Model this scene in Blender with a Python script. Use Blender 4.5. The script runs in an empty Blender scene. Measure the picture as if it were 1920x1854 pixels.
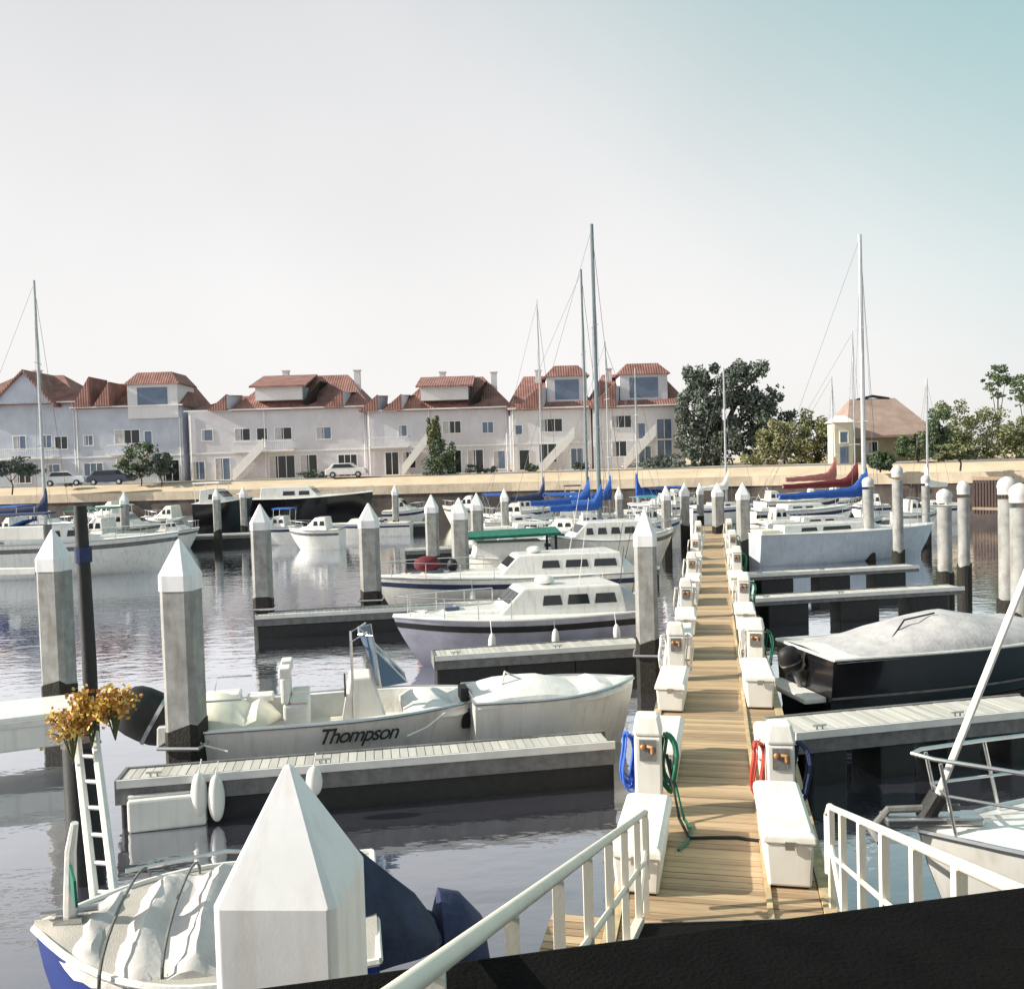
import bpy, bmesh, math, random
from mathutils import Vector, Matrix
random.seed(7)
SC = bpy.context.scene
COL = SC.collection
R = math.radians
# ------------------------------------------------------------ camera, world, sun
F_PX, W_PX, H_PX = 1700.0, 1920.0, 1854.0
CAM = Vector((0, 0, 5.2))
p_, r_ = math.atan(59 / F_PX), math.atan(0.03)
FW = Vector((0, math.cos(p_), -math.sin(p_)))
R0 = Vector((1, 0, 0)); U0 = R0.cross(FW)
RR = R0 * math.cos(r_) - U0 * math.sin(r_)
UU = U0 * math.cos(r_) + R0 * math.sin(r_)
cd = bpy.data.cameras.new('camera')
cam = bpy.data.objects.new('camera', cd); COL.objects.link(cam)
cam.matrix_world = Matrix(((RR.x, UU.x, -FW.x, CAM.x), (RR.y, UU.y, -FW.y, CAM.y), (RR.z, UU.z, -FW.z, CAM.z), (0, 0, 0, 1)))
cd.sensor_fit = 'HORIZONTAL'; cd.sensor_width = 36
cd.lens = F_PX / W_PX * 36
cd.clip_start = 0.05; cd.clip_end = 3000
SC.camera = cam
SUN_EL, SUN_AZ = R(28), math.atan2(-0.98, -0.09)       # azimuth measured from +Y towards +X
sdir = Vector((math.sin(SUN_AZ) * math.cos(SUN_EL), math.cos(SUN_AZ) * math.cos(SUN_EL), math.sin(SUN_EL)))
sl = bpy.data.lights.new('sun', 'SUN'); sl.energy = 5.0; sl.angle = R(0.5); sl.color = (1.0, 0.93, 0.80)
so = bpy.data.objects.new('sun', sl); COL.objects.link(so)
so.rotation_euler = (-sdir).to_track_quat('-Z', 'Y').to_euler(); so.location = (-30, 10, 40)
wd = bpy.data.worlds.new('World'); SC.world = wd; wd.use_nodes = True
wt = wd.node_tree; wt.nodes.clear()
def wn(t, **k):
    n = wt.nodes.new(t)
    for a, b in k.items(): setattr(n, a, b)
    return n
sky = wn('ShaderNodeTexSky', sky_type='NISHITA', sun_disc=False, sun_elevation=SUN_EL, sun_rotation=SUN_AZ,
         altitude=0, air_density=1.0, dust_density=3.0, ozone_density=1.5)
hsv = wn('ShaderNodeHueSaturation'); hsv.inputs['Saturation'].default_value = 0.35; hsv.inputs['Value'].default_value = 1.0
tc = wn('ShaderNodeTexCoord'); sep = wn('ShaderNodeSeparateXYZ')
wt.links.new(tc.outputs['Generated'], sep.inputs[0])
# thin high overcast: milky white, thinning towards the upper right (+X, high)
nz = wn('ShaderNodeTexNoise'); nz.inputs['Scale'].default_value = 1.6; nz.inputs['Detail'].default_value = 4
wt.links.new(tc.outputs['Generated'], nz.inputs['Vector'])
dot = wn('ShaderNodeVectorMath', operation='DOT_PRODUCT'); dot.inputs[1].default_value = Vector((0.75, 0.25, 0.95)).normalized()
wt.links.new(tc.outputs['Generated'], dot.inputs[0])
mr = wn('ShaderNodeMapRange', interpolation_type='SMOOTHSTEP'); mr.inputs['From Min'].default_value = 0.42; mr.inputs['From Max'].default_value = 0.86
mr.inputs['To Min'].default_value = 0.0; mr.inputs['To Max'].default_value = 0.8
wt.links.new(dot.outputs['Value'], mr.inputs['Value'])
el = wn('ShaderNodeMapRange', interpolation_type='SMOOTHSTEP'); el.inputs['From Min'].default_value = 0.0; el.inputs['From Max'].default_value = 0.75
wt.links.new(sep.outputs['Z'], el.inputs['Value'])
cr = wn('ShaderNodeMix', data_type='RGBA'); cr.inputs[6].default_value = (7.3, 7.1, 6.95, 1); cr.inputs[7].default_value = (4.3, 4.45, 4.65, 1)
wt.links.new(el.outputs[0], cr.inputs[0])
nm = wn('ShaderNodeMapRange'); nm.inputs['From Min'].default_value = 0.3; nm.inputs['From Max'].default_value = 0.7
nm.inputs['To Min'].default_value = 0.91; nm.inputs['To Max'].default_value = 1.06
wt.links.new(nz.outputs['Fac'], nm.inputs['Value'])
sc2 = wn('ShaderNodeVectorMath', operation='SCALE'); wt.links.new(cr.outputs[2], sc2.inputs[0]); wt.links.new(nm.outputs[0], sc2.inputs['Scale'])
teal = wn('ShaderNodeMix', data_type='RGBA'); teal.inputs[7].default_value = (1.3, 3.7, 3.8, 1)
wt.links.new(mr.outputs[0], teal.inputs[0]); wt.links.new(sc2.outputs[0], teal.inputs[6])
mx = wn('ShaderNodeMix', data_type='RGBA'); mx.inputs[0].default_value = 0.82
wt.links.new(sky.outputs[0], hsv.inputs['Color']); wt.links.new(hsv.outputs[0], mx.inputs[6]); wt.links.new(teal.outputs[2], mx.inputs[7])
bg = wn('ShaderNodeBackground'); bg.inputs['Strength'].default_value = 0.1
wo = wn('ShaderNodeOutputWorld')
wt.links.new(mx.outputs[2], bg.inputs['Color']); wt.links.new(bg.outputs[0], wo.inputs['Surface'])
vs = SC.view_settings; SC.display_settings.display_device = 'sRGB'
vs.view_transform = 'Standard'; vs.look = 'None'; vs.gamma = 1; vs.use_curve_mapping = False; vs.exposure = 0.58
SC.render.engine = 'CYCLES'

# ------------------------------------------------------------ pixel -> place
def ray(px, py):
    return FW + RR * ((px - 960) / F_PX) - UU * ((py - 927) / F_PX)
def on(px, py, z=0.0):                # where the sight line meets height z
    d = ray(px, py); return CAM + d * ((z - CAM.z) / d.z)
def at(px, py, D):                    # point at forward distance D
    d = ray(px, py); return CAM + d * (D / d.y)
def zat(px, py, D): return at(px, py, D).z

# ------------------------------------------------------------ mesh builder
class MB:
    def __init__(s): s.v = []; s.f = []; s.m = []
    def add(s, vs_, fs, mi=0):
        b = len(s.v); s.v += [tuple(v) for v in vs_]
        for f in fs: s.f.append(tuple(i + b for i in f)); s.m.append(mi)
        return s
    def box(s, x0, x1, y0, y1, z0, z1, rz=0, o=(0, 0, 0), mi=0):
        c, n = math.cos(rz), math.sin(rz)
        vs_ = [(x, y, z) for z in (z0, z1) for x, y in ((x0, y0), (x1, y0), (x1, y1), (x0, y1))]
        vs_ = [(o[0] + x * c - y * n, o[1] + x * n + y * c, o[2] + z) for x, y, z in vs_]
        return s.add(vs_, [(0, 3, 2, 1), (4, 5, 6, 7), (0, 1, 5, 4), (1, 2, 6, 5), (2, 3, 7, 6), (3, 0, 4, 7)], mi)
    def frus(s, a, b, mi=0):          # loft between equal-length rings, capped
        n = len(a); s.add(list(a) + list(b), [(i, (i + 1) % n, n + (i + 1) % n, n + i) for i in range(n)] + [tuple(range(n))[::-1], tuple(range(n, 2 * n))], mi); return s
    def loft(s, rings, closed=True, cap=True, mi=0):
        n = len(rings[0]); vs_ = [p for r in rings for p in r]; fs = []
        for k in range(len(rings) - 1):
            for i in range(n if closed else n - 1):
                j = (i + 1) % n
                fs.append((k * n + i, k * n + j, (k + 1) * n + j, (k + 1) * n + i))
        if cap:
            fs.append(tuple(range(n))[::-1]); fs.append(tuple((len(rings) - 1) * n + i for i in range(n)))
        return s.add(vs_, fs, mi)
    def tube(s, pts, r, n=6, r1=None, mi=0, closed=False):
        pts = [Vector(p) for p in pts]; m = len(pts); rings = []
        for k, p in enumerate(pts):
            if closed: t = pts[(k + 1) % m] - pts[k - 1]
            else: t = pts[min(k + 1, m - 1)] - pts[max(k - 1, 0)]
            t.normalize()
            up = Vector((0, 0, 1)) if abs(t.z) < 0.9 else Vector((1, 0, 0))
            a = t.cross(up).normalized(); b = t.cross(a)
            rr = r if r1 is None else r + (r1 - r) * k / (m - 1)
            rings.append([p + a * (rr * math.cos(2 * math.pi * i / n)) + b * (rr * math.sin(2 * math.pi * i / n)) for i in range(n)])
        if closed: rings.append(rings[0])
        return s.loft(rings, True, not closed, mi)
    def ell(s, c, r, nu=12, nv=8, z0=-1.0, mi=0):
        rings = []
        for k in range(nv + 1):
            t = z0 * math.pi / 2 + (math.pi / 2 - z0 * math.pi / 2) * k / nv
            q = max(math.cos(t), 0.001)
            rings.append([(c[0] + r[0] * q * math.cos(2 * math.pi * i / nu), c[1] + r[1] * q * math.sin(2 * math.pi * i / nu), c[2] + r[2] * math.sin(t)) for i in range(nu)])
        return s.loft(rings, True, True, mi)
    def build(s, name, mat, parent=None, smooth=False, bevel=0, loc=None, rz=0, fix=True, seg=2):
        me = bpy.data.meshes.new(name); me.from_pydata(s.v, [], s.f)
        for q in (mat if isinstance(mat, (list, tuple)) else [mat]): me.materials.append(q)
        for p, i in zip(me.polygons, s.m): p.material_index = i
        if fix:
            bm = bmesh.new(); bm.from_mesh(me); bmesh.ops.recalc_face_normals(bm, faces=bm.faces); bm.to_mesh(me); bm.free()
        o = bpy.data.objects.new(name, me); COL.objects.link(o)
        if smooth:
            for p in me.polygons: p.use_smooth = True
            try: me.set_sharp_from_angle(angle=R(38))
            except Exception: pass
        if bevel:
            b = o.modifiers.new('bevel', 'BEVEL'); b.width = bevel; b.segments = seg; b.limit_method = 'ANGLE'; b.angle_limit = R(40)
        if parent is not None: o.parent = parent
        if loc is not None: o.location = loc
        if rz: o.rotation_euler = (0, 0, rz)
        return o
def tag(o, label=None, cat=None, group=None, kind=None):
    if label: o['label'] = label
    if cat: o['category'] = cat
    if group: o['group'] = group
    if kind: o['kind'] = kind
    return o
def thing(name, label, cat, loc=(0, 0, 0), rz=0, group=None, kind=None):
    o = bpy.data.objects.new(name, None); COL.objects.link(o); o.location = loc; o.rotation_euler = (0, 0, rz)
    o.empty_display_size = 0.3
    return tag(o, label, cat, group, kind)
def dup(root, loc, rz, label, sc=None):
    r = root.copy(); COL.objects.link(r); r.location = loc; r.rotation_euler = (0, 0, rz); r['label'] = label
    if sc: r.scale = sc
    for ch in [o for o in list(bpy.data.objects) if o.parent == root]:
        c = ch.copy(); COL.objects.link(c); c.parent = r
        for g in [o for o in list(bpy.data.objects) if o.parent == ch]:
            d = g.copy(); COL.objects.link(d); d.parent = c
    return r

# ------------------------------------------------------------ materials
def mat(name, c, rough=0.5, var=0.12, scale=3.0, bump=0.0, bscale=40, metal=0.0, coat=0.0, c2=None, stain=0.0, spec=None):
    m = bpy.data.materials.new(name); m.use_nodes = True; t = m.node_tree; N = t.nodes; L = t.links
    b = N['Principled BSDF']; b.inputs['Roughness'].default_value = rough; b.inputs['Metallic'].default_value = metal
    b.inputs['Coat Weight'].default_value = coat
    if spec is not None: b.inputs['Specular IOR Level'].default_value = spec
    co = N.new('ShaderNodeTexCoord')
    n1 = N.new('ShaderNodeTexNoise'); n1.inputs['Scale'].default_value = scale; n1.inputs['Detail'].default_value = 6; n1.inputs['Roughness'].default_value = 0.6
    L.new(co.outputs['Object'], n1.inputs['Vector'])
    c2 = c2 or tuple(x * (1 - var * 2.2) for x in c)
    ramp = N.new('ShaderNodeValToRGB'); ramp.color_ramp.elements[0].position = 0.32; ramp.color_ramp.elements[1].position = 0.68
    ramp.color_ramp.elements[0].color = (*c2, 1); ramp.color_ramp.elements[1].color = (*c, 1)
    L.new(n1.outputs['Fac'], ramp.inputs[0]); out = ramp.outputs[0]
    if stain:
        mp = N.new('ShaderNodeMapping'); mp.inputs['Scale'].default_value = (6, 6, 0.6); L.new(co.outputs['Object'], mp.inputs[0])
        n3 = N.new('ShaderNodeTexNoise'); n3.inputs['Scale'].default_value = 1.3; n3.inputs['Detail'].default_value = 5; L.new(mp.outputs[0], n3.inputs['Vector'])
        r3 = N.new('ShaderNodeValToRGB'); r3.color_ramp.elements[0].position = 0.5; r3.color_ramp.elements[1].position = 0.75
        r3.color_ramp.elements[0].color = (0, 0, 0, 1); r3.color_ramp.elements[1].color = (stain, stain, stain, 1); L.new(n3.outputs['Fac'], r3.inputs[0])
        mm = N.new('ShaderNodeMix'); mm.data_type = 'RGBA'; L.new(r3.outputs[0], mm.inputs[0]); L.new(out, mm.inputs[6]); mm.inputs[7].default_value = (c[0] * .45, c[1] * .38, c[2] * .3, 1)
        out = mm.outputs[2]
    L.new(out, b.inputs['Base Color'])
    if bump:
        n2 = N.new('ShaderNodeTexNoise'); n2.inputs['Scale'].default_value = bscale; n2.inputs['Detail'].default_value = 4; L.new(co.outputs['Object'], n2.inputs['Vector'])
        bp = N.new('ShaderNodeBump'); bp.inputs['Strength'].default_value = bump; bp.inputs['Distance'].default_value = 0.02
        L.new(n2.outputs['Fac'], bp.inputs['Height']); L.new(bp.outputs[0], b.inputs['Normal'])
    return m
def board_mat(name, c, c2, pitch, axis='Y', rough=0.75):
    m = bpy.data.materials.new(name); m.use_nodes = True; t = m.node_tree; N = t.nodes; L = t.links; b = N['Principled BSDF']; b.inputs['Roughness'].default_value = rough
    co = N.new('ShaderNodeTexCoord'); sp = N.new('ShaderNodeSeparateXYZ'); L.new(co.outputs['Object'], sp.inputs[0])
    d = N.new('ShaderNodeMath'); d.operation = 'DIVIDE'; d.inputs[1].default_value = pitch; L.new(sp.outputs[axis], d.inputs[0])
    fl = N.new('ShaderNodeMath'); fl.operation = 'FLOOR'; L.new(d.outputs[0], fl.inputs[0])
    wn_ = N.new('ShaderNodeTexWhiteNoise'); wn_.noise_dimensions = '1D'; L.new(fl.outputs[0], wn_.inputs['W'])
    ns = N.new('ShaderNodeTexNoise'); ns.inputs['Scale'].default_value = 1.2; ns.inputs['Detail'].default_value = 8
    mp = N.new('ShaderNodeMapping'); mp.inputs['Scale'].default_value = (2, 14, 2) if axis == 'Y' else (14, 2, 2); L.new(co.outputs['Object'], mp.inputs[0]); L.new(mp.outputs[0], ns.inputs['Vector'])
    a = N.new('ShaderNodeMath'); a.operation = 'MULTIPLY_ADD'; a.inputs[1].default_value = 0.55; L.new(wn_.outputs['Value'], a.inputs[0])
    h = N.new('ShaderNodeMath'); h.operation = 'MULTIPLY'; h.inputs[1].default_value = 0.6; L.new(ns.outputs['Fac'], h.inputs[0]); L.new(h.outputs[0], a.inputs[2])
    rp = N.new('ShaderNodeValToRGB'); rp.color_ramp.elements[0].color = (*c2, 1); rp.color_ramp.elements[1].color = (*c, 1); rp.color_ramp.elements[0].position = .15; rp.color_ramp.elements[1].position = .85
    L.new(a.outputs[0], rp.inputs[0]); L.new(rp.outputs[0], b.inputs['Base Color'])
    bp = N.new('ShaderNodeBump'); bp.inputs['Strength'].default_value = .4; bp.inputs['Distance'].default_value = .01; L.new(ns.outputs['Fac'], bp.inputs['Height']); L.new(bp.outputs[0], b.inputs['Normal'])
    return m
M = {}
M['gel'] = mat('gelcoat_white', (.80, .79, .76), .25, .05, 1.5, coat=.3, stain=.35)
M['cream'] = mat('gelcoat_cream', (.80, .76, .64), .4, .07, 4, .1)
M['greyhull'] = mat('gelcoat_grey', (.50, .55, .62), .25, .08, 2, coat=.3, stain=.3)
M['lilac'] = mat('gelcoat_lilac', (.42, .42, .52), .3, .12, 2, coat=.3)
M['blackhull'] = mat('hull_black', (.012, .012, .015), .18, .2, 2, coat=.5)
M['antifoul'] = mat('antifouling_brown', (.05, .02, .017), .6, .25, 5, .2)
M['bluehull'] = mat('hull_blue', (.02, .05, .30), .2, .12, 2, coat=.5)
M['conc'] = mat('concrete', (.36, .36, .35), .85, .18, 3.5, .5, 60, stain=.5)
M['concd'] = mat('concrete_fascia', (.20, .20, .20), .85, .2, 5, .5, 60, stain=.4)
M['tide'] = mat('tide_growth', (.022, .018, .013), .8, .35, 12, .9, 30)
M['capr'] = mat('cap_weathered', (.60, .60, .60), .6, .12, 3.5, .3, 60, stain=.4)
M['capw'] = mat('cap_white', (.80, .80, .82), .45, .06, 2.5, .04, 60, stain=.3)
M['boxw'] = mat('fibreglass_white', (.80, .79, .75), .4, .05, 2, .1, 120, stain=.25)
M['deck'] = board_mat('deck_boards', (.53, .385, .235), (.24, .16, .095), .14)
M['deckg'] = board_mat('finger_boards', (.56, .54, .50), (.36, .35, .32), .14, 'X')
M['beam'] = mat('timber_beam', (.62, .47, .27), .8, .2, 6, .4)
M['rail'] = mat('rail_paint', (.78, .74, .64), .45, .05, 3, .06, stain=.12)
M['steel'] = mat('stainless', (.62, .62, .62), .25, .05, 3, metal=.9)
M['alu'] = mat('mast_aluminium', (.46, .48, .50), .4, .08, 3, metal=.3)
M['mastd'] = mat('mast_dark', (.16, .20, .22), .45, .1, 3)
M['black'] = mat('rubber_black', (.015, .015, .016), .6, .25, 8, .3)
M['glass'] = mat('smoked_glass', (.02, .025, .03), .06, .1, 1)
M['glassb'] = mat('blue_glass', (.12, .17, .26), .08, .1, 1)
M['cblue'] = mat('canvas_blue', (.02, .10, .42), .85, .2, 5, .4, 25)
M['cnavy'] = mat('canvas_navy', (.03, .045, .12), .85, .2, 5, .4, 25)
M['deckb'] = mat('nonskid_beige', (.50, .46, .41), .8, .12, 2.5, .5, 90, c2=(.40, .37, .34))
M['cslate'] = mat('canvas_slate', (.03, .042, .09), .85, .2, 5, .5, 18)
M['cteal'] = mat('canvas_teal', (.05, .25, .35), .85, .2, 5, .4, 25)
M['tarp'] = mat('tarp_pale', (.66, .62, .60), .6, .12, 3, .6, 7, c2=(.50, .46, .45))
M['cgreen'] = mat('canvas_green', (.01, .16, .11), .85, .2, 5, .4, 25)
M['cred'] = mat('canvas_maroon', (.16, .02, .03), .85, .2, 5, .4, 25)
M['cpink'] = mat('canvas_faded_red', (.42, .16, .14), .85, .2, 5, .4, 25)
M['cgrey'] = mat('canvas_grey', (.52, .50, .50), .85, .12, 3, .5, 12, c2=(.36, .35, .37))
M['cwhite'] = mat('canvas_white', (.76, .75, .72), .8, .08, 3, .4, 12)
M['hoseb'] = mat('hose_blue', (.04, .16, .72), .45, .1, 9)
M['hoseg'] = mat('hose_green', (.01, .17, .09), .45, .1, 9)
M['hoser'] = mat('hose_red', (.50, .06, .04), .45, .1, 9)
M['brass'] = mat('fittings_orange', (.45, .20, .06), .4, .2, 9)
M['yellow'] = mat('flower_yellow', (.92, .62, .14), .7, .25, 12)
M['orange'] = mat('flower_orange', (.55, .22, .04), .7, .25, 12)
M['stem'] = mat('plant_stem', (.10, .12, .03), .7, .2, 12)
M['stucco'] = mat('stucco_lilac', (.62, .61, .66), .9, .07, .5, .3, 8, stain=.2)
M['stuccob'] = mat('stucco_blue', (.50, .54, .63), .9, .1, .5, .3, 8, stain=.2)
M['stuccow'] = mat('stucco_white', (.70, .69, .71), .9, .06, .5, .3, 8, stain=.2)
M['trim'] = mat('trim_white', (.78, .77, .76), .6, .05, 2)
M['sand'] = mat('sandy_bank', (.62, .50, .36), .95, .12, .35, .5, 3, c2=(.48, .38, .27))
M['wallcap'] = mat('seawall_cap', (.62, .52, .40), .85, .15, .6, .4, 5, stain=.4)
M['seawall'] = mat('seawall_dark', (.11, .09, .08), .9, .3, .8, .6, 4)
M['brownwall'] = mat('wall_brown', (.34, .25, .18), .9, .2, .6, .4, 4, stain=.3)
M['hutroof'] = mat('roof_pink_tile', (.36, .26, .22), .9, .15, .8, .4, 4)
M['hutwall'] = mat('wall_olive', (.30, .28, .20), .9, .15, .8, .3, 4)
M['creamwall'] = mat('wall_cream', (.60, .56, .43), .8, .08, .8)
M['bark'] = mat('bark', (.08, .06, .045), .9, .3, 4, .7, 12)
M['added_quay'] = mat('bezel_black', (.004, .004, .004), .95, .3, 6, .6, 60, spec=.1)
M['car'] = mat('paint_white', (.7, .7, .72), .3, .05, 2, coat=.4)
M['cardark'] = mat('paint_dark', (.03, .04, .07), .3, .05, 2, coat=.4)
def leaf(name, a, b):
    m = mat(name, a, .65, .3, .9, c2=b); bs = m.node_tree.nodes['Principled BSDF']
    return m
M['leafd'] = leaf('leaf_dark', (.15, .18, .145), (.055, .075, .06))
M['leafo'] = leaf('leaf_olive', (.22, .23, .11), (.09, .11, .05))
M['leafy'] = leaf('leaf_yellowgreen', (.30, .29, .15), (.13, .15, .07))
M['leafg'] = leaf('leaf_green', (.11, .16, .08), (.045, .07, .03))
def roof_mat():
    m = bpy.data.materials.new('roof_tiles'); m.use_nodes = True; t = m.node_tree; N = t.nodes; L = t.links; b = N['Principled BSDF']; b.inputs['Roughness'].default_value = .85
    co = N.new('ShaderNodeTexCoord'); n = N.new('ShaderNodeTexNoise'); n.inputs['Scale'].default_value = .9; n.inputs['Detail'].default_value = 7; L.new(co.outputs['Object'], n.inputs['Vector'])
    rp = N.new('ShaderNodeValToRGB'); rp.color_ramp.elements[0].color = (.16, .075, .065, 1); rp.color_ramp.elements[1].color = (.31, .155, .13, 1); rp.color_ramp.elements[0].position = .3; rp.color_ramp.elements[1].position = .7
    L.new(n.outputs['Fac'], rp.inputs[0]); L.new(rp.outputs[0], b.inputs['Base Color'])
    w = N.new('ShaderNodeTexWave'); w.bands_direction = 'X'; w.inputs['Scale'].default_value = 1.1; w.inputs['Distortion'].default_value = .4; L.new(co.outputs['Object'], w.inputs['Vector'])
    bp = N.new('ShaderNodeBump'); bp.inputs['Strength'].default_value = .6; bp.inputs['Distance'].default_value = .06; L.new(w.outputs['Fac'], bp.inputs['Height']); L.new(bp.outputs[0], b.inputs['Normal'])
    return m
M['roof'] = roof_mat()
def water_mat():
    m = bpy.data.materials.new('harbour_water'); m.use_nodes = True; t = m.node_tree; N = t.nodes; L = t.links; N.remove(N['Principled BSDF'])
    df = N.new('ShaderNodeBsdfDiffuse'); df.inputs['Color'].default_value = (.050, .050, .066, 1)
    gl = N.new('ShaderNodeBsdfGlossy'); gl.inputs['Roughness'].default_value = .045; gl.inputs['Color'].default_value = (.94, .96, 1.0, 1)
    co = N.new('ShaderNodeTexCoord'); mp = N.new('ShaderNodeMapping'); mp.inputs['Scale'].default_value = (1, 1.7, 1); L.new(co.outputs['Object'], mp.inputs[0])
    a = N.new('ShaderNodeTexNoise'); a.inputs['Scale'].default_value = 1.6; a.inputs['Detail'].default_value = 3; L.new(mp.outputs[0], a.inputs['Vector'])
    c = N.new('ShaderNodeTexNoise'); c.inputs['Scale'].default_value = .28; c.inputs['Detail'].default_value = 3; L.new(mp.outputs[0], c.inputs['Vector'])
    ad = N.new('ShaderNodeMath'); ad.operation = 'MULTIPLY_ADD'; ad.inputs[1].default_value = 1.6; L.new(c.outputs['Fac'], ad.inputs[0]); L.new(a.outputs['Fac'], ad.inputs[2])
    bp = N.new('ShaderNodeBump'); bp.inputs['Strength'].default_value = .22; bp.inputs['Distance'].default_value = .05; L.new(ad.outputs[0], bp.inputs['Height']); L.new(bp.outputs[0], gl.inputs['Normal'])
    lw = N.new('ShaderNodeLayerWeight'); lw.inputs['Blend'].default_value = .5
    mr = N.new('ShaderNodeMapRange'); mr.inputs['From Min'].default_value = .45; mr.inputs['From Max'].default_value = .80; mr.inputs['To Min'].default_value = .20; mr.inputs['To Max'].default_value = .97
    L.new(lw.outputs['Facing'], mr.inputs['Value']); mx = N.new('ShaderNodeMixShader'); L.new(mr.outputs[0], mx.inputs[0]); L.new(df.outputs[0], mx.inputs[1]); L.new(gl.outputs[0], mx.inputs[2])
    L.new(mx.outputs[0], N['Material Output'].inputs['Surface'])
    return m
M['water'] = water_mat()

# ------------------------------------------------------------ setting
tag(MB().add([(-600, -60, 0), (600, -60, 0), (600, 1500, 0), (-600, 1500, 0)], [(0, 1, 2, 3)]).build('water', M['water'], loc=(0, 0, -.3)), kind='structure')
# ground under the camera, made up: black edge stands in for the screen bezel
q0, q1 = on(395, 1856, 3.7), on(1925, 1655, 3.7)
qd = (q1 - q0).normalized(); qa, qb = q0 - qd * 40, q1 + qd * 40; qn = Vector((qd.y, -qd.x, 0))
mb = MB(); ring = lambda z: [(p.x, p.y, z) for p in (qa, qb, qb + qn * 30, qa + qn * 30)]
mb.loft([ring(-2), ring(3.7)])
tag(mb.build('added_quay', M['added_quay'], bevel=.03), kind='structure')
mb = MB(); k0 = 34.0
while k0 < 48: p_b = qa + qd * k0 - qn * .0; mb.ell((p_b.x + qn.x * .09, p_b.y + qn.y * .09, 3.715), (.018, .018, .012), 8, 3); k0 += .4
# far bank
WL = [(-160, 104), (-60, 97), (-30, 92.5), (0, 89), (22, 83), (34, 76), (46, 69), (75, 62), (160, 58)]
def bank_strip(offs):
    rings = []
    for (x, y) in WL: rings.append([(x + ox, y + oy, z) for ox, oy, z in offs])
    return MB().loft(rings, closed=False, cap=False)
GZ = 4.2
mb = bank_strip([(0, .75, 3.3), (0, 1.6, 3.55), (0, 3.2, 3.95), (0, 5.5, GZ), (0, 60, GZ + .3), (0, 900, GZ + .6)])
tag(mb.build('far_bank', M['sand'], smooth=True), kind='structure')
sw = thing('seawall', 'dark stained seawall with a sandy coloured cap along the far bank', 'seawall')
bank_strip([(0, 0, -2), (0, 0, 2.5), (0, .7, 2.5)]).build('wall_face', M['seawall'], sw)
bank_strip([(0, -.15, 2.45), (0, -.15, 3.32), (0, .8, 3.34), (0, .8, 2.45), (0, -.15, 2.45)]).build('cap', M['wallcap'], sw)
def wall_y(x):
    for (a, b), (c, d) in zip(WL, WL[1:]):
        if a <= x <= c: return b + (d - b) * (x - a) / (c - a)

# ------------------------------------------------------------ far houses
def window(parent, x0, x1, z0, z1, y, pane='glass', bars=1):
    t = .09
    mb = MB().box(x0 - t, x1 + t, y - .06, y + .05, z1, z1 + t).box(x0 - t, x1 + t, y - .09, y + .05, z0 - t, z0)
    mb.box(x0 - t, x0, y - .06, y + .05, z0, z1).box(x1, x1 + t, y - .06, y + .05, z0, z1)
    for k in range(bars):
        xm = x0 + (x1 - x0) * (k + 1) / (bars + 1); mb.box(xm - .035, xm + .035, y - .05, y + .05, z0, z1)
    w = mb.build('window', M['trim'], parent)
    MB().box(x0, x1, y - .02, y + .06, z0, z1).build('pane', M[pane], w)
    k_ = int(abs(x0 * 7 + z0 * 3)) % 3
    if k_ and z1 - z0 > 1: MB().box(x0 + .02, x0 + (x1 - x0) * (.25 if k_ == 1 else .4), y - .026, y - .018, z0 + .02, z1 - .02).build('curtain', M['cgrey'], w)
def hip(x0, x1, y0, y1, z0, z1, ix=3.5, o=.5, ix2=None):
    ix2 = ix if ix2 is None else ix2
    x0 -= o; x1 += o; y0 -= o; y1 += o; ym = (y0 + y1) / 2
    vs_ = [(x0, y0, z0), (x1, y0, z0), (x1, y1, z0), (x0, y1, z0), (x0 + ix, ym, z1), (x1 - ix2, ym, z1)]
    lo = [(a, b, c - .22) for a, b, c in vs_[:4]]
    return MB().add(vs_ + lo, [(0, 1, 5, 4), (1, 2, 5), (2, 3, 4, 5), (3, 0, 4), (6, 9, 8, 7), (0, 6, 7, 1), (1, 7, 8, 2), (2, 8, 9, 3), (3, 9, 6, 0)])
def monopitch(mb, x0, x1, y0, y1, za, zb, th=.2):   # roof plane rising towards +Y
    return mb.add([(x0, y0, za), (x1, y0, za), (x1, y1, zb), (x0, y1, zb), (x0, y0, za - th), (x1, y0, za - th), (x1, y1, zb - th), (x0, y1, zb - th)],
                  [(0, 1, 2, 3), (7, 6, 5, 4), (0, 4, 5, 1), (1, 5, 6, 2), (2, 6, 7, 3), (3, 7, 4, 0)])
HD = 101.0
def hx(px): return at(px, 840, HD).x
def house(label, p0, p1, eave_y, ridge_y, wallm='stucco', side=None):
    x0, x1 = hx(p0), hx(p1); xc = (x0 + x1) / 2
    yb = HD + 1.5 - 0.05 * xc - .35 * max(0, abs(xc) - 30) * 0
    ze = zat((p0 + p1) / 2, eave_y, yb); zr = zat((p0 + p1) / 2, ridge_y, yb + 5)
    t = thing('house', label, 'house', (xc, yb, GZ), 0, 'row of tile-roofed houses on the far bank')
    h = (x1 - x0) / 2 - .04; e = ze - GZ; r = zr - GZ
    MB().box(-h - .3, h + .3, -.62, -.48, e - .14, e + .02).build('gutter', M['trim'], t)
    MB().box(-h, h, -.05, .02, 3.05, 3.22).build('string_course', M['trim'], t)
    for xx in (-h + .25, h - .3): MB().tube([(xx, -.1, .1), (xx, -.1, e - .5), (xx, -.5, e - .15)], .055, 6).build('downpipe', M['trim'], t)
    MB().box(-h, h, 0, 11, -.6, e).build('wall', M[wallm], t)
    return t, h, e, r, yb
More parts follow.
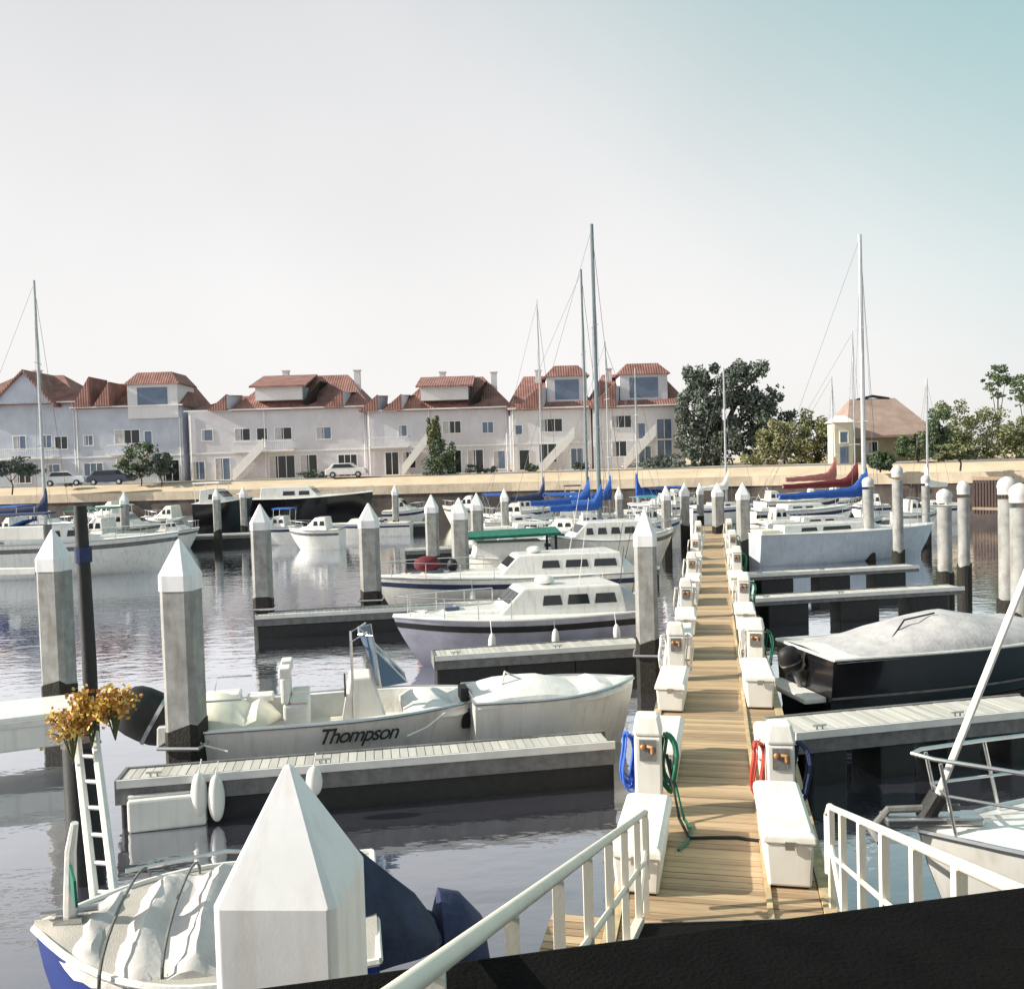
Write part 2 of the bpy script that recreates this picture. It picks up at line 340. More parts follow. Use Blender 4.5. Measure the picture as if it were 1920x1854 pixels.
def win_row(t, h, e, spec, y=0.0):
    for (a, b, c, d, p, n) in spec: window(t, a, b, c, d, y, p, n)
def balcony(t, x0, x1, z, y0=-1.5):
    b = MB().box(x0, x1, y0, -.02, z - .18, z).build('balcony', M['trim'], t)
    mb = MB().box(x0, x1, y0, y0 + .06, z + .95, z + 1.03).box(x0, x0 + .06, y0, -.02, z + .95, z + 1.03).box(x1 - .06, x1, y0, -.02, z + .95, z + 1.03)
    n = int((x1 - x0) / .22)
    for i in range(n + 1):
        x = x0 + .03 + (x1 - x0 - .06) * i / n; mb.box(x - .015, x + .015, y0 + .015, y0 + .045, z, z + .95)
    mb.build('railing', M['trim'], b)
    return b
def dormer(t, x0, x1, y0, y1, z0, z1, zr, wallm='stuccow', roofm='roof', win=True):
    d = MB().box(x0, x1, y0, y1, z0, z1).build('dormer', M[wallm], t)
    xm = (x0 + x1) / 2; o = .35
    mb = MB(); mb.frus([(x0 - o, y0 - o, z1), (x1 + o, y0 - o, z1), (x1 + o, y1 + o, z1), (x0 - o, y1 + o, z1)],
                       [(x0 + .9, y0 + .9, zr), (x1 - .9, y0 + .9, zr), (x1 - .9, y1, zr), (x0 + .9, y1, zr)])
    mb.build('dormer_roof', M[roofm], d)
    if win:
        w = x1 - x0
        MB().box(x0 + w * .2, x1 - w * .2, y0 - .04, y0 + .05, z0 + (z1 - z0) * .35, z1 - .35).build('pane', M['glassb'], d)
def stair(t, xa, za, xb, zb, y=-1.5):
    n = 16; mb = MB()
    for i in range(n):
        u = i / n; x = xa + (xb - xa) * u; z = za + (zb - za) * u; d_ = abs(xb - xa) / n
        mb.box(x - d_ * .6, x + d_ * .6, y, -.05, z, z + .1)
    mb.build('outside_stair', M['trim'], t)
    dx = xb - xa; s_ = MB(); s_.loft([[(xa + dx * q, yy, za + (zb - za) * q + o_) for yy, o_ in ((y - .08, -.35), (y - .08, .95), (y, .95), (y, -.35))] for q in (0, 1)]); s_.build('stair_parapet', M['trim'], t)
def chimney(rf, x, y, z0, z1):
    MB().box(x - .35, x + .35, y - .35, y + .35, z0, z1).box(x - .45, x + .45, y - .45, y + .45, z1, z1 + .12).build('chimney', M['stuccow'], rf)
def slant(t, x0, x1, z0, z1, y=-.9):   # projecting shed gable end with deep side shade
    mb = MB(); mb.add([(x0, y, z0), (x1, y, z0), (x1, y, z1), (x0, 4, z0), (x1, 4, z0), (x1, 4, z1)], [(0, 1, 2), (5, 4, 3), (0, 2, 5, 3), (1, 4, 5, 2), (0, 3, 4, 1)])
    mb.build('gable', M['roof'], t)

# house 1 (left edge)
t, h, e, r, yb = house('bluish house at the left edge of the far row with a big dark gable', -120, 112, 757, 706, 'stuccob')
rf = hip(-h, h, 0, 11, e, r, 4.5).build('roof', M['roof'], t); chimney(rf, 0, 5, r - 1, r + .5)
mb = MB(); xg = hx(30) - t.location.x
gb = MB(); gb.loft([[(xg - 4.2, -1.2, e - .1), (xg + 2.6, -1.2, e - .1), (xg - .4, -1.2, r - .3)], [(xg - 4.2, 5.4, e - .1), (xg + 2.6, 5.4, e - .1), (xg - .4, 5.4, r - .3)]])
g = gb.build('gable', M['stuccob'], t)
mb = MB(); mb.add([(xg - 4.8, -1.6, e - .5), (xg - .4, -1.6, r), (xg + 3.2, -1.6, e - .5), (xg - 4.8, 5.6, e - .5), (xg - .4, 5.6, r), (xg + 3.2, 5.6, e - .5)], [(0, 1, 4, 3), (1, 2, 5, 4)])
q = mb.build('gable_roof', M['roof'], g); q.modifiers.new('s', 'SOLIDIFY').thickness = .25
win_row(t, h, e, [(xg - 2.6, xg - 1.2, 4.2, 5.8, 'glassb', 1), (xg + .6, xg + 1.8, 4.2, 5.8, 'glassb', 1), (h - 2.6, h - 1.2, 4.2, 5.6, 'glass', 1), (xg - 2.8, xg - .8, .4, 2.4, 'glass', 2), (xg + 1, xg + 2.6, .4, 2.4, 'glassb', 1)])
balcony(t, xg - 3.6, xg + 2.6, 3.3)
# house 2 with tower
t, h, e, r, yb = house('bluish house with a pale square tower, second from the left of the row', 112, 322, 762, 716, 'stuccob')
rf = hip(-h, h, 0, 11, e, r - .2, 2.6, ix2=.9, o=.25).build('roof', M['roof'], t)
tx0, tx1 = hx(212) - t.location.x, hx(318) - t.location.x
dormer(t, tx0 + .5, h - .25, -.5, 5, e - 1.5, zat(260, 722, yb) - GZ, zat(260, 698, yb) - GZ, 'stuccow')
slant(t, hx(112) - t.location.x + .2, hx(150) - t.location.x, e, r + .1); slant(t, hx(160) - t.location.x, hx(192) - t.location.x, e, r - .6, -1.4)
win_row(t, h, e, [(-1.6, 1.2, 4.6, 6.1, 'glass', 2), (1.8, 2.6, 3.9, 5.9, 'glassb', 0), (-5.2, -4.2, 4.5, 5.6, 'glassb', 1), (-1.5, -.3, 1.7, 2.8, 'glass', 0), (3.2, 5.6, .1, 2.5, 'glass', 2), (-5.3, -3.2, .2, 2.4, 'glassb', 2)])
balcony(t, -2.2, 3.0, 3.4)
# houses 3 and 4 share a plan
for k, (p0, p1, lab, a0, a1, ey, ry) in enumerate([
    (338, 682, 'lilac house with the longest red roof and a wide dormer, third from left', 450, 655, 766, 706),
    (684, 956, 'lilac house with a wide dormer, a dark green shrub against its front', 768, 945, 766, 708)]):
    t, h, e, r, yb = house(lab, p0, p1, ey, ry)
    X = lambda p: hx(p) - t.location.x
    low = hip(-h, X(a0) + 1.5, .6, 10, e, r - 2.2, 4.6, ix2=1, o=.25).build('roof', M['roof'], t)
    rf = hip(X(a0) - 1.0, h, 0, 11, e + .02, r, 3.4).build('roof', M['roof'], t)
    chimney(rf, X(a0) + 3.4, 5.5, r - .8, r + .6); chimney(rf, h - 1.6, 4.5, r - 2.4, r + .3)
    d0, d1 = X(a0 + 22), X(a0 + 112)
    d = MB().box(d0, d1, -.6, 5, e + .9, e + 2.45).build('dormer', M['stuccow'], t)
    monopitch(MB(), d0 - .5, d1 + .6, -1.3, 5.2, e + 2.5, r + .12).build('dormer_roof', M['roof'], d)
    MB().add([(d1 + .02, -.7, e + .6), (d1 + 2.1, -.7, e + 2.9), (d1 + 2.1, 4.5, e + 3.1), (d1 + .02, 4.5, e + .6), (d1 + .02, -.7, e + .3), (d1 + 1.2, .6, e + .3)], [(0, 1, 2, 3), (0, 4, 5, 1), (4, 0, 3)]).build('dormer_shade', M['black'], d)  # black sheet standing in for shade on the right side of the dormer
    for q in (0, 1):
        gx = X((410, 632)[q] if k == 0 else (745, 700)[q]); slant(t, gx - 1.7, gx + .5, e - .1, e + 1.7, -1.0)
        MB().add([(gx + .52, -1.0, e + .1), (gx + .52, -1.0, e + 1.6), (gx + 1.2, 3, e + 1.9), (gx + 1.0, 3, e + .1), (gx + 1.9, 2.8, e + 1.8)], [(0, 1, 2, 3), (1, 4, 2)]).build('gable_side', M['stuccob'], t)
    if k == 0: W = [(X(364), X(384), 4.6, 5.8, 'glassb', 0), (X(428), X(456), 4.5, 5.8, 'glass', 1), (X(470), X(489), 4.5, 5.8, 'glass', 0), (X(505), X(536), 4.5, 5.8, 'glass', 1), (X(585), X(612), 4.4, 5.7, 'glassb', 1),
                    (X(492), X(540), .1, 2.6, 'glass', 2), (X(552), X(583), .1, 2.6, 'glass', 1), (X(388), X(415), .1, 2.5, 'glassb', 1), (X(345), X(366), .2, 2.2, 'glassb', 1), (X(625), X(660), .1, 2.5, 'glass', 2)]
    else: W = [(X(800), X(818), 4.0, 5.8, 'glass', 0), (X(830), X(863), 4.6, 5.9, 'glass', 2), (X(745), X(760), 4.4, 5.6, 'glassb', 0), (X(905), X(925), 4.5, 5.7, 'glassb', 1), (X(718), X(742), .1, 2.6, 'glass', 1),
               (X(752), X(775), .8, 2.6, 'glass', 1), (X(838), X(862), .1, 2.6, 'glass', 1), (X(876), X(904), .1, 2.6, 'glass', 1), (X(925), X(946), .4, 2.4, 'glassb', 0)]
    win_row(t, h, e, W)
    balcony(t, *( (X(425), X(545), 3.3) if k == 0 else (X(690), X(765), 3.3)))
    stair(t, X((428, 752)[k]), .2, X((488, 800)[k]), 3.7)
    MB().tube([(X(a0 + 35), -.12, .2), (X(a0 + 35), -.12, e - .2)], .06).build('downpipe', M['trim'], t)
# houses 5 and 6 with towers, pale gable walls
for k, (p0, p1, lab, w0, w1, ey, ry) in enumerate([
    (958, 1112, 'white house with a red-capped tower behind the tallest mast', 1030, 1106, 764, 704),
    (1114, 1288, 'white house at the right end of the row beside the big dark tree', 1168, 1258, 760, 700)]):
    t, h, e, r, yb = house(lab, p0, p1, ey, ry, 'stuccow')
    X = lambda p: hx(p) - t.location.x
    rf = hip(-h, h, 0, 11, e, r, 2.2).build('roof', M['roof'], t)
    zt = zat(w0, 702 if k else 706, yb) - GZ
    dormer(t, X(w0), X(w1), .5, 6, e - .5, zt, zat(w0, 680 if k else 684, yb) - GZ, 'stucco')
    gx = X(w0 - 24); slant(t, gx - 2.2, gx + .8, e - .1, e + 2.6, -.8)
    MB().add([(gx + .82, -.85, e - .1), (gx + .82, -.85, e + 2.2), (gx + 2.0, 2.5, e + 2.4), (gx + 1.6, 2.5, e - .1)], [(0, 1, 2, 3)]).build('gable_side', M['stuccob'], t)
    if k == 0: W = [(X(1014), X(1056), 4.4, 5.8, 'glass', 2), (X(1012), X(1044), 1.0, 3.0, 'glass', 1), (X(968), X(980), 4.2, 5.2, 'glassb', 0), (X(1072), X(1094), .2, 2.4, 'glassb', 1), (X(974), X(992), .2, 2.4, 'glass', 0)]
    else: W = [(X(1150), X(1186), 4.6, 5.9, 'glass', 2), (X(1196), X(1212), 3.3, 5.0, 'glassb', 0), (X(1150), X(1176), 1.4, 3.2, 'glass', 1), (X(1235), X(1262), .6, 5.4, 'glassb', 1), (X(1200), X(1222), .1, 2.4, 'glassb', 1)]
    win_row(t, h, e, W)
    sx = X(1054 if k == 0 else 1205)
    stair(t, sx - 2.2, .2, sx + 1.4, 3.9)
    chimney(rf, X(w0 - 14), 4.5, r - 1, r + .5)

# hut on the right with pink tiled roof
hc = at(1668, 860, 88)
t = thing('bungalow', 'low bungalow with a broad pinkish hipped roof behind the quayside shrubs at right', 'house', (hc.x, hc.y, GZ))
MB().box(-3.6, 3.6, 0, 8, -.3, 2.7).build('wall', M['hutwall'], t)
rf = hip(-3.8, 3.8, -.2, 8.2, 2.6, 6.4, 2.2, .7).build('roof', M['hutroof'], t)
mb = MB(); mb.tube([(-1.6, 4, 6.3), (0, 4, 6.65), (1.7, 4, 6.35)], .16); mb.build('ridge_cap', M['black'], rf)
window(t, -2.4, -1.2, .9, 2.0, 0); window(t, 1.0, 2.6, .7, 2.0, 0)
hc = at(1583, 860, 86)
t = thing('kiosk', 'narrow cream kiosk tower between the shrubs and the pink-roofed bungalow', 'kiosk', (hc.x, hc.y, GZ - .4))
MB().box(-.85, .85, 0, 2, -.3, 4.3).build('wall', M['creamwall'], t)
MB().frus([(-1.1, -.25, 4.3), (1.1, -.25, 4.3), (1.1, 2.25, 4.3), (-1.1, 2.25, 4.3)], [(-.3, .7, 5.0), (.3, .7, 5.0), (.3, 1.3, 5.0), (-.3, 1.3, 5.0)]).build('roof', M['trim'], t)
window(t, -.35, .35, 2.4, 3.4, 0, 'glassb', 0); MB().box(-.4, .4, -.05, .05, 0, 2).build('door', M['glassb'], t)

# ------------------------------------------------------------ trees and shrubs
def leaves_petals(mb, blobs, n, s, rnd):
    tot = sum(b[3] * b[4] * b[5] for b in blobs)
    for (cx, cy, cz, rx, ry, rz) in blobs:
        k = int(n * rx * ry * rz / tot)
        sub = [(rnd.uniform(-.75, .75), rnd.uniform(-.75, .75), rnd.uniform(-.75, .8), rnd.uniform(.22, .42)) for _ in range(16)]
        for _ in range(k):
            a = rnd.choice(sub)
            u = Vector((rnd.gauss(0, 1), rnd.gauss(0, 1), rnd.gauss(0, 1))).normalized() * (a[3] * rnd.random() ** .4)
            p = Vector((cx + (a[0] + u.x) * rx, cy + (a[1] + u.y) * ry, cz + (a[2] + u.z) * rz))
            d = Vector((rnd.gauss(0, 1), rnd.gauss(0, 1), rnd.gauss(0, 1) + .5)).normalized()
            e1 = d.orthogonal().normalized(); e2 = d.cross(e1); q = rnd.random() * 6.28
            a1 = (e1 * math.cos(q) + e2 * math.sin(q)) * s * rnd.uniform(.6, 1.3); a2 = d.cross(a1).normalized() * s * rnd.uniform(.3, .6)
            mb.add([p - a1, p + a2, p + a1, p - a2], [(0, 1, 2, 3)])
def tree(name, label, cat, base, blobs, n, s, lm, seed, trunk=.25, group=None):
    rnd = random.Random(seed)
    t = thing(name, label, cat, base, 0, group)
    mb = MB(); leaves_petals(mb, blobs, n, s, rnd)
    mb.build('crown', M[lm], t, fix=False)
    if trunk:
        tb = MB(); top = max(b[2] for b in blobs); z0 = min(top * .45, 3)
        tb.tube([(0, 0, -.3), (.1, .05, z0 * .5), (-.05, 0, z0)], trunk, 8, trunk * .7)
        for b in blobs:
            tb.tube([(-.05, 0, z0 * .8), (b[0] * .5, b[1] * .5, z0 + (b[2] - z0) * .55), (b[0], b[1], b[2] + b[5] * .4)], trunk * .55, 6, trunk * .12)
        tb.build('trunk', M['bark'], t, smooth=True)
    return t
b0 = at(1345, 880, 98); b0.z = GZ - .2
def bl(px, py, D, rx, rz, ry=None, base=b0):
    p = at(px, py, D) - base; return (p.x, p.y, p.z, rx, ry or rx, rz)
tree('big_tree', 'large dark evergreen tree at the right end of the house row', 'tree', b0,
     [bl(1300, 735, 98, 2.2, 2.6), bl(1345, 722, 98, 2.8, 2.6), bl(1400, 722, 98, 2.2, 2.6), bl(1290, 790, 98, 1.7, 3.0), bl(1345, 790, 98, 3.0, 3.4), bl(1405, 775, 98, 2.8, 2.6), bl(1440, 765, 98, 1.9, 1.6),
      bl(1320, 850, 98, 2.6, 2.4), bl(1390, 840, 98, 1.8, 2.2), bl(1412, 700, 98, .8, 1.3), bl(1475, 790, 98, 1.5, 1.2), bl(1440, 810, 98, 2.0, 2.0), bl(1425, 695, 98, 1.0, 1.0), bl(1455, 735, 98, 1.0, .9)], 19000, .26, 'leafd', 3, .4)
b1 = at(1470, 875, 92); b1.z = GZ - .3
tree('shrub', 'wide olive green shrub to the right of the big dark tree', 'shrub', b1,
     [bl(1440, 850, 92, 1.7, 1.3, base=b1), bl(1480, 820, 92, 2.3, 2.3, base=b1), bl(1450, 835, 92, 2.0, 2.0, base=b1), bl(1415, 865, 92, 1.5, 1.0, base=b1), bl(1495, 862, 92, 1.5, 1.1, base=b1)], 7000, .2, 'leafy', 5, .1, 'shrubs along the far bank')
b1 = at(1535, 875, 93); b1.z = GZ - .3
tree('shrub', 'rounded olive shrub just left of the cream kiosk', 'shrub', b1,
     [bl(1530, 820, 93, 1.9, 2.3, base=b1), bl(1555, 840, 93, 1.7, 2.0, base=b1), bl(1510, 850, 93, 1.4, 1.5, base=b1), bl(1512, 790, 94, .9, 1.3, base=b1)], 4200, .2, 'leafo', 6, .12, 'shrubs along the far bank')
b1 = at(1720, 850, 80); b1.z = GZ - .3
tree('shrub', 'dark green bush in front of the pink-roofed bungalow', 'shrub', b1,
     [bl(1705, 838, 80, 1.2, 1.0, base=b1), bl(1735, 835, 80, 1.1, 1.2, base=b1)], 2200, .17, 'leafg', 8, .1, 'shrubs along the far bank')
for i, (px, py, D, rx, rz, lm, lab) in enumerate([
    (1785, 800, 84, 2.0, 2.4, 'leafo', 'tall olive bush right of the pink-roofed bungalow'),
    (1845, 812, 86, 2.4, 2.2, 'leafy', 'yellowish bush by the right end of the far bank'),
    (1758, 805, 80, 1.0, 1.8, 'leafg', 'narrow dark bush beside the pale pole on the far bank'),
    (1905, 815, 82, 1.8, 2.0, 'leafo', 'olive bush at the very right edge of the far bank'),
    (1650, 862, 76, 1.0, .7, 'leafg', 'small dark bush below the eaves of the bungalow'),
    (1800, 845, 72, 1.5, .55, 'leafo', 'low clipped bush on top of the seawall at right'),
    (262, 858, 97, 2.0, 1.7, 'leafg', 'green bush in front of the tower house at left'),
    (300, 868, 96, 1.4, 1.0, 'leafd', 'dark bush right of the tower house bush'),
    (828, 850, 96, 1.6, 2.4, 'leafg', 'dark green shrub against the middle house'),
    (812, 805, 97, .7, 1.4, 'leafo', 'spindly olive sapling above the dark middle shrub'),
    (1240, 868, 95, 2.2, .8, 'leafd', 'low dark hedge left of the big tree foot'),
    (20, 872, 92, 2.2, .9, 'leafd', 'dark hedge at the left edge of the far bank')]):
    p = at(px, py, D); base = Vector((p.x, p.y, GZ - .4))
    tree('shrub', lab, 'shrub', base, [(0, 0, p.z - base.z, rx, rx, rz), (rx * .5, .2, p.z - base.z - rz * .5, rx * .8, rx * .8, rz * .8), (-rx * .5, -.2, p.z - base.z - rz * .6, rx * .8, rx * .8, rz * .8)], 3200, .17, lm, 20 + i, .08, 'shrubs along the far bank')
for px, pt, D, lab in [(1872, 700, 105, 'thin tall eucalyptus with sparse tufts at upper right'), (1922, 716, 100, 'sparse tall tree cut by the right edge of the picture')]:
    g = at(px, 850, D); g.z = GZ
    tree('tall_tree', lab, 'tree', g, [bl(px, pt, D, 1.3, 1.0, base=g), bl(px - 14, pt + 22, D, 1.0, .8, base=g), bl(px + 14, pt + 12, D, .9, .8, base=g), bl(px - 2, pt + 38, D, .9, .6, base=g)], 1100, .2, 'leafg', px, .13, 'tall trees at upper right')
# hedge clumps at the foot of the houses
for i, (a, b, lab) in enumerate([(560, 612, 'low hedge below the third house from the left'), (870, 930, 'low dark hedge below the middle house'), (985, 1010, 'short hedge below the tower house'), (1075, 1105, 'hedge stub between the two white houses'), (120, 150, 'low hedge left of the tower house')]):
    p0, p1 = at(a, 880, 97.5), at(b, 880, 97.5); w = (p1.x - p0.x) / 2
    tree('hedge', lab, 'hedge', Vector(((p0.x + p1.x) / 2, 97.5, GZ)), [(-w * .5, 0, .45, w * .6, .6, .5), (w * .5, 0, .4, w * .6, .6, .45)], 900, .13, 'leafd', 50 + i, 0, 'hedges at the foot of the houses')
# cars and van parked on the bank
def car(px, py, D, L_, label, mm, rz=0):
    p = at(px, py, D); t = thing('parked_car', label, 'car', (p.x, p.y, GZ), rz, 'cars parked on the far bank')
    pr = [(-L_ / 2, .3), (-L_ / 2, .85), (-L_ * .42, 1.0), (-L_ * .30, 1.5), (L_ * .12, 1.52), (L_ * .28, 1.05), (L_ * .46, .95), (L_ / 2, .75), (L_ / 2, .3)]
    MB().loft([[(x, -.85, z) for x, z in pr], [(x, -.8 + 1.6, z) for x, z in pr]]).build('body', M[mm], t, bevel=.08)
    MB().loft([[(x, -.87, z) for x, z in [(-L_ * .33, 1.02), (-L_ * .27, 1.42), (L_ * .10, 1.44), (L_ * .24, 1.04)]], [(x, -.80, z) for x, z in [(-L_ * .33, 1.02), (-L_ * .27, 1.42), (L_ * .10, 1.44), (L_ * .24, 1.04)]]]).build('side_window', M['glass'], t)
    for x in (-L_ * .31, L_ * .31):
        w = MB().tube([(x, -.9, .32), (x, -.68, .32)], .32, 14).build('wheel', M['black'], t)
        MB().tube([(x, -.93, .32), (x, -.89, .32)], .17, 10).build('rim', M['steel'], w)
car(125, 880, 94.5, 4.4, 'pale hatchback parked left on the far bank below the tower house', 'car')
car(205, 882, 94.0, 4.2, 'dark car parked on the far bank below the second house', 'cardark')
car(650, 880, 96.0, 4.3, 'pale car half hidden by masts below the third house', 'car')

tag(bank_strip([(0, 4.6, GZ - .10), (0, 5.0, GZ + .03), (0, 6.6, GZ + .035), (0, 6.9, GZ - .1)]).build('path', M['concd']), kind='structure')
# dark timber gate in the seawall at right
p0 = at(1815, 900, 68.2); p1 = at(1884, 900, 66.2)
t = thing('timber_grille', 'dark slatted timber grille set against the seawall at far right', 'grille', ((p0.x + p1.x) / 2, (p0.y + p1.y) / 2 - .9, 0), math.atan2(p1.y - p0.y, p1.x - p0.x))
w = (p1 - p0).length / 2; mb = MB()
for i in range(13):
    x = -w + 2 * w * i / 12; mb.box(x - .07, x + .07, -.08, .08, .4, 2.9)
mb.build('slats', M['antifoul'], t); MB().box(-w - .1, w + .1, -.14, .12, 2.9, 3.15).build('beam', M['brownwall'], t); MB().box(-w - .1, w + .1, -.14, .12, .7, .9).build('beam', M['brownwall'], t)

# ------------------------------------------------------------ main walkway dock
DA = math.atan(0.2218)                      # heading of the walkway, clockwise from +Y
DZ = 0.45
def dk(u, v, z=0.0): return Vector((u * math.cos(DA) + v * math.sin(DA), -u * math.sin(DA) + v * math.cos(DA), z))
dock = thing('walkway_dock', 'long tan boarded walkway dock running straight away from the gangway', 'dock', (0, 0, 0), -DA)
mb = MB(); v = 8.3; rn = random.Random(4)
while v < 64:
    mb.box(-1.02, 1.02, v + .004, v + .132, DZ - .05, DZ + rn.uniform(-.004, .004)); v += .14
mb.build('deck_boards', M['deck'], dock)
for s in (-1, 1):
    MB().box(s * 1.03 if s > 0 else -1.17, 1.17 if s > 0 else -1.03, 8.25, 64.1, DZ - .30, DZ + .03).build('edge_beam', M['beam'], dock)
fl = MB(); v = 8.8
while v < 63: fl.box(-.95, .95, v, v + 2.2, -.9, DZ - .06); v += 3.4
fl.build('floats', M['concd'], dock)
v = 7.0; mb = MB()
while v < 9.2: mb.box(-1.75, -1.18, v + .004, v + .132, DZ - .05, DZ).box(1.18, 1.75, v + .004, v + .132, DZ - .05, DZ).box(*((-1.17, 1.17) if v < 8.2 else (-1.75, -1.18)), v + .004, v + .132, DZ - .052, DZ - .001); v += .14
mb.build('landing_boards', M['deck'], dock); MB().box(-1.75, 1.75, 6.95, 9.2, -.9, DZ - .06).build('landing_float', M['concd'], dock)
MB().box(.46, .52, 8.4, 63.5, DZ + .01, DZ + .035).build('cable_strip', M['beam'], dock)

# ------------------------------------------------------------ finger docks
def finger(label, L3, R3, w=1.0, dz=DZ, fasc=.32, gap=.0, nfl=3, fm=.0):
    """L3,R3: world points of the two ends of the front top edge"""
    L3, R3 = Vector(L3), Vector(R3); d = R3 - L3; ln = math.hypot(d.x, d.y); rz = math.atan2(d.y, d.x)
    t = thing('finger_dock', label, 'dock', (L3.x, L3.y, 0), rz, 'finger docks either side of the walkway')
    mb = MB(); x = 0.0; rn = random.Random(int(ln * 100))
    while x < ln - .14:
        mb.box(x + .004, x + .133, .06, w - .06, dz - .05, dz + rn.uniform(-.004, .004)); x += .14
    mb.build('deck_boards', M['deckg'], t)
    for fb in ((0, ln, -.01, .055), (0, ln, w - .055, w + .01), (-.06, -.002, -.01, w + .01)): MB().box(*fb, dz - fasc, dz + .02).build('fascia', M['concd'], t)
    MB().box(-.02, ln, -.05, -.012, dz - .09, dz + .035).build('rub_strip', M['wallcap'] if False else M['cwhite'], t)
    seg = ln / nfl
    for i in range(nfl):
        MB().box(i * seg + seg * fm, (i + 1) * seg - seg * fm, .05, w - .05, -.9, dz - fasc + gap).build('float', M['black'], t, bevel=.04)
    for i in range(max(2, int(ln / 3))):
        x = .5 + i * 2.6
        if x < ln - .3: MB().tube([(x - .12, .12, dz + .07), (x + .12, .12, dz + .07)], .018).tube([(x - .05, .12, dz), (x - .05, .12, dz + .06)], .016).tube([(x + .05, .12, dz), (x + .05, .12, dz + .06)], .016).build('cleat', M['steel'], t)
    return t
def fpts(px0, py0, px1, ang=None, dz=DZ, D1=None):
    a = on(px0, py0, dz); k = math.tan(R(9.5))
    r = ray(px1, 1000); X = r.x / r.y       # x = X*y ; on the line y = a.y + k (x - a.x)
    y = (a.y - k * a.x) / (1 - k * X); return a, Vector((X * y, y, dz))
f1 = finger('nearest left finger dock, pale boards over dark grey fascia, white fenders hanging', on(222, 1466, DZ), on(1152, 1392, DZ), 1.0 * .66, fasc=.36, nfl=1)
a, b = fpts(818, 1232, 1200); finger('left finger dock just behind the white dinghy', a, b, .9, nfl=3)
a, b = fpts(480, 1156, 1215); finger('slender left finger dock ending at the pile far out over open water', a, b, .9, nfl=4)
a, b = fpts(700, 1090, 1235); finger('left finger dock behind the white cabin cruiser', a, b, .9, nfl=3)
a, b = fpts(760, 1030, 1250); finger('farthest left finger dock beyond the green awning', a, b, .9, nfl=3)
finger('nearest finger dock on the right, pale worn boards with blue water gaps under it', on(1492, 1376, .62), on(1990, 1328, .62), 1.0, dz=.62, fasc=.34, nfl=4, fm=.24)
a, b = fpts(1412, 1128, 1806, dz=.55); finger('right finger dock ending in front of the two round-headed piles', a, b, .8, dz=.62, fasc=.22, nfl=3, fm=.22)
a, b = fpts(1404, 1078, 1722, dz=.62); finger('right finger dock along the grey sailboat hull', a, b, .8, dz=.62, fasc=.22, nfl=3, fm=.22)
a, b = fpts(1400, 985, 1660); finger('farthest right finger dock below the blue sail cover', a, b, .8, nfl=3)

# ------------------------------------------------------------ dock boxes and pedestals
def dock_box(u, v, label, w=.52, ln=1.5, h=.6):
    h *= 1 + .09 * math.sin(v * 5.1 + u); t = thing('dock_box', label, 'storage box', dk(u, v, DZ), -DA + .035 * math.sin(v * 3.7 + u), 'white storage boxes along the walkway')
    MB().loft([[(-w / 2 + .03, 0, .03), (w / 2 - .03, 0, .03), (w / 2 - .03, ln, .03), (-w / 2 + .03, ln, .03)], [(-w / 2, -.03, h - .12), (w / 2, -.03, h - .12), (w / 2, ln, h - .12), (-w / 2, ln, h - .12)]]).build('body', M['boxw'], t, bevel=.03)
    MB().loft([[(-w / 2 - .03, -.06, h - .115), (w / 2 + .03, -.06, h - .115), (w / 2 + .03, ln + .03, h - .115), (-w / 2 - .03, ln + .03, h - .115)],
               [(-w / 2 - .02, -.05, h - .03), (w / 2 + .02, -.05, h - .03), (w / 2 + .02, ln + .02, h - .03), (-w / 2 - .02, ln + .02, h - .03)],
               [(-w / 2 + .03, .0, h + .01), (w / 2 - .03, .0, h + .01), (w / 2 - .03, ln - .03, h + .01), (-w / 2 + .03, ln - .03, h + .01)]]).build('lid', M['boxw'], t, bevel=.02)
    MB().box(-.05, .05, -.085, -.062, h - .17, h - .08).build('latch', M['steel'], t)
    MB().box(-w / 2 + .06, w / 2 - .06, .05, ln - .05, 0, .028).build('base_rail', M['black'], t)
    return t
def coil(t, x, y, z, m, rx=.10, rz=.26, n=6, seed=1):
    rn = random.Random(seed); mb = MB()
    for k in range(n):
        dx, dy, s1 = rn.uniform(-.03, .03), rn.uniform(-.05, .05), rn.uniform(.85, 1.15)
        mb.tube([(x + dx + .02 * math.sin(3 * a_) + .75 * rx * s1 * math.cos(a_) * (1 if x > 0 else -1) + (.04 if x > 0 else -.04), y + dy + rx * s1 * math.cos(a_) * -.9, z + rz * s1 * math.sin(a_) - rz * s1) for a_ in [i * math.pi / 9 for i in range(18)]], .014, 6, closed=True)
    return mb
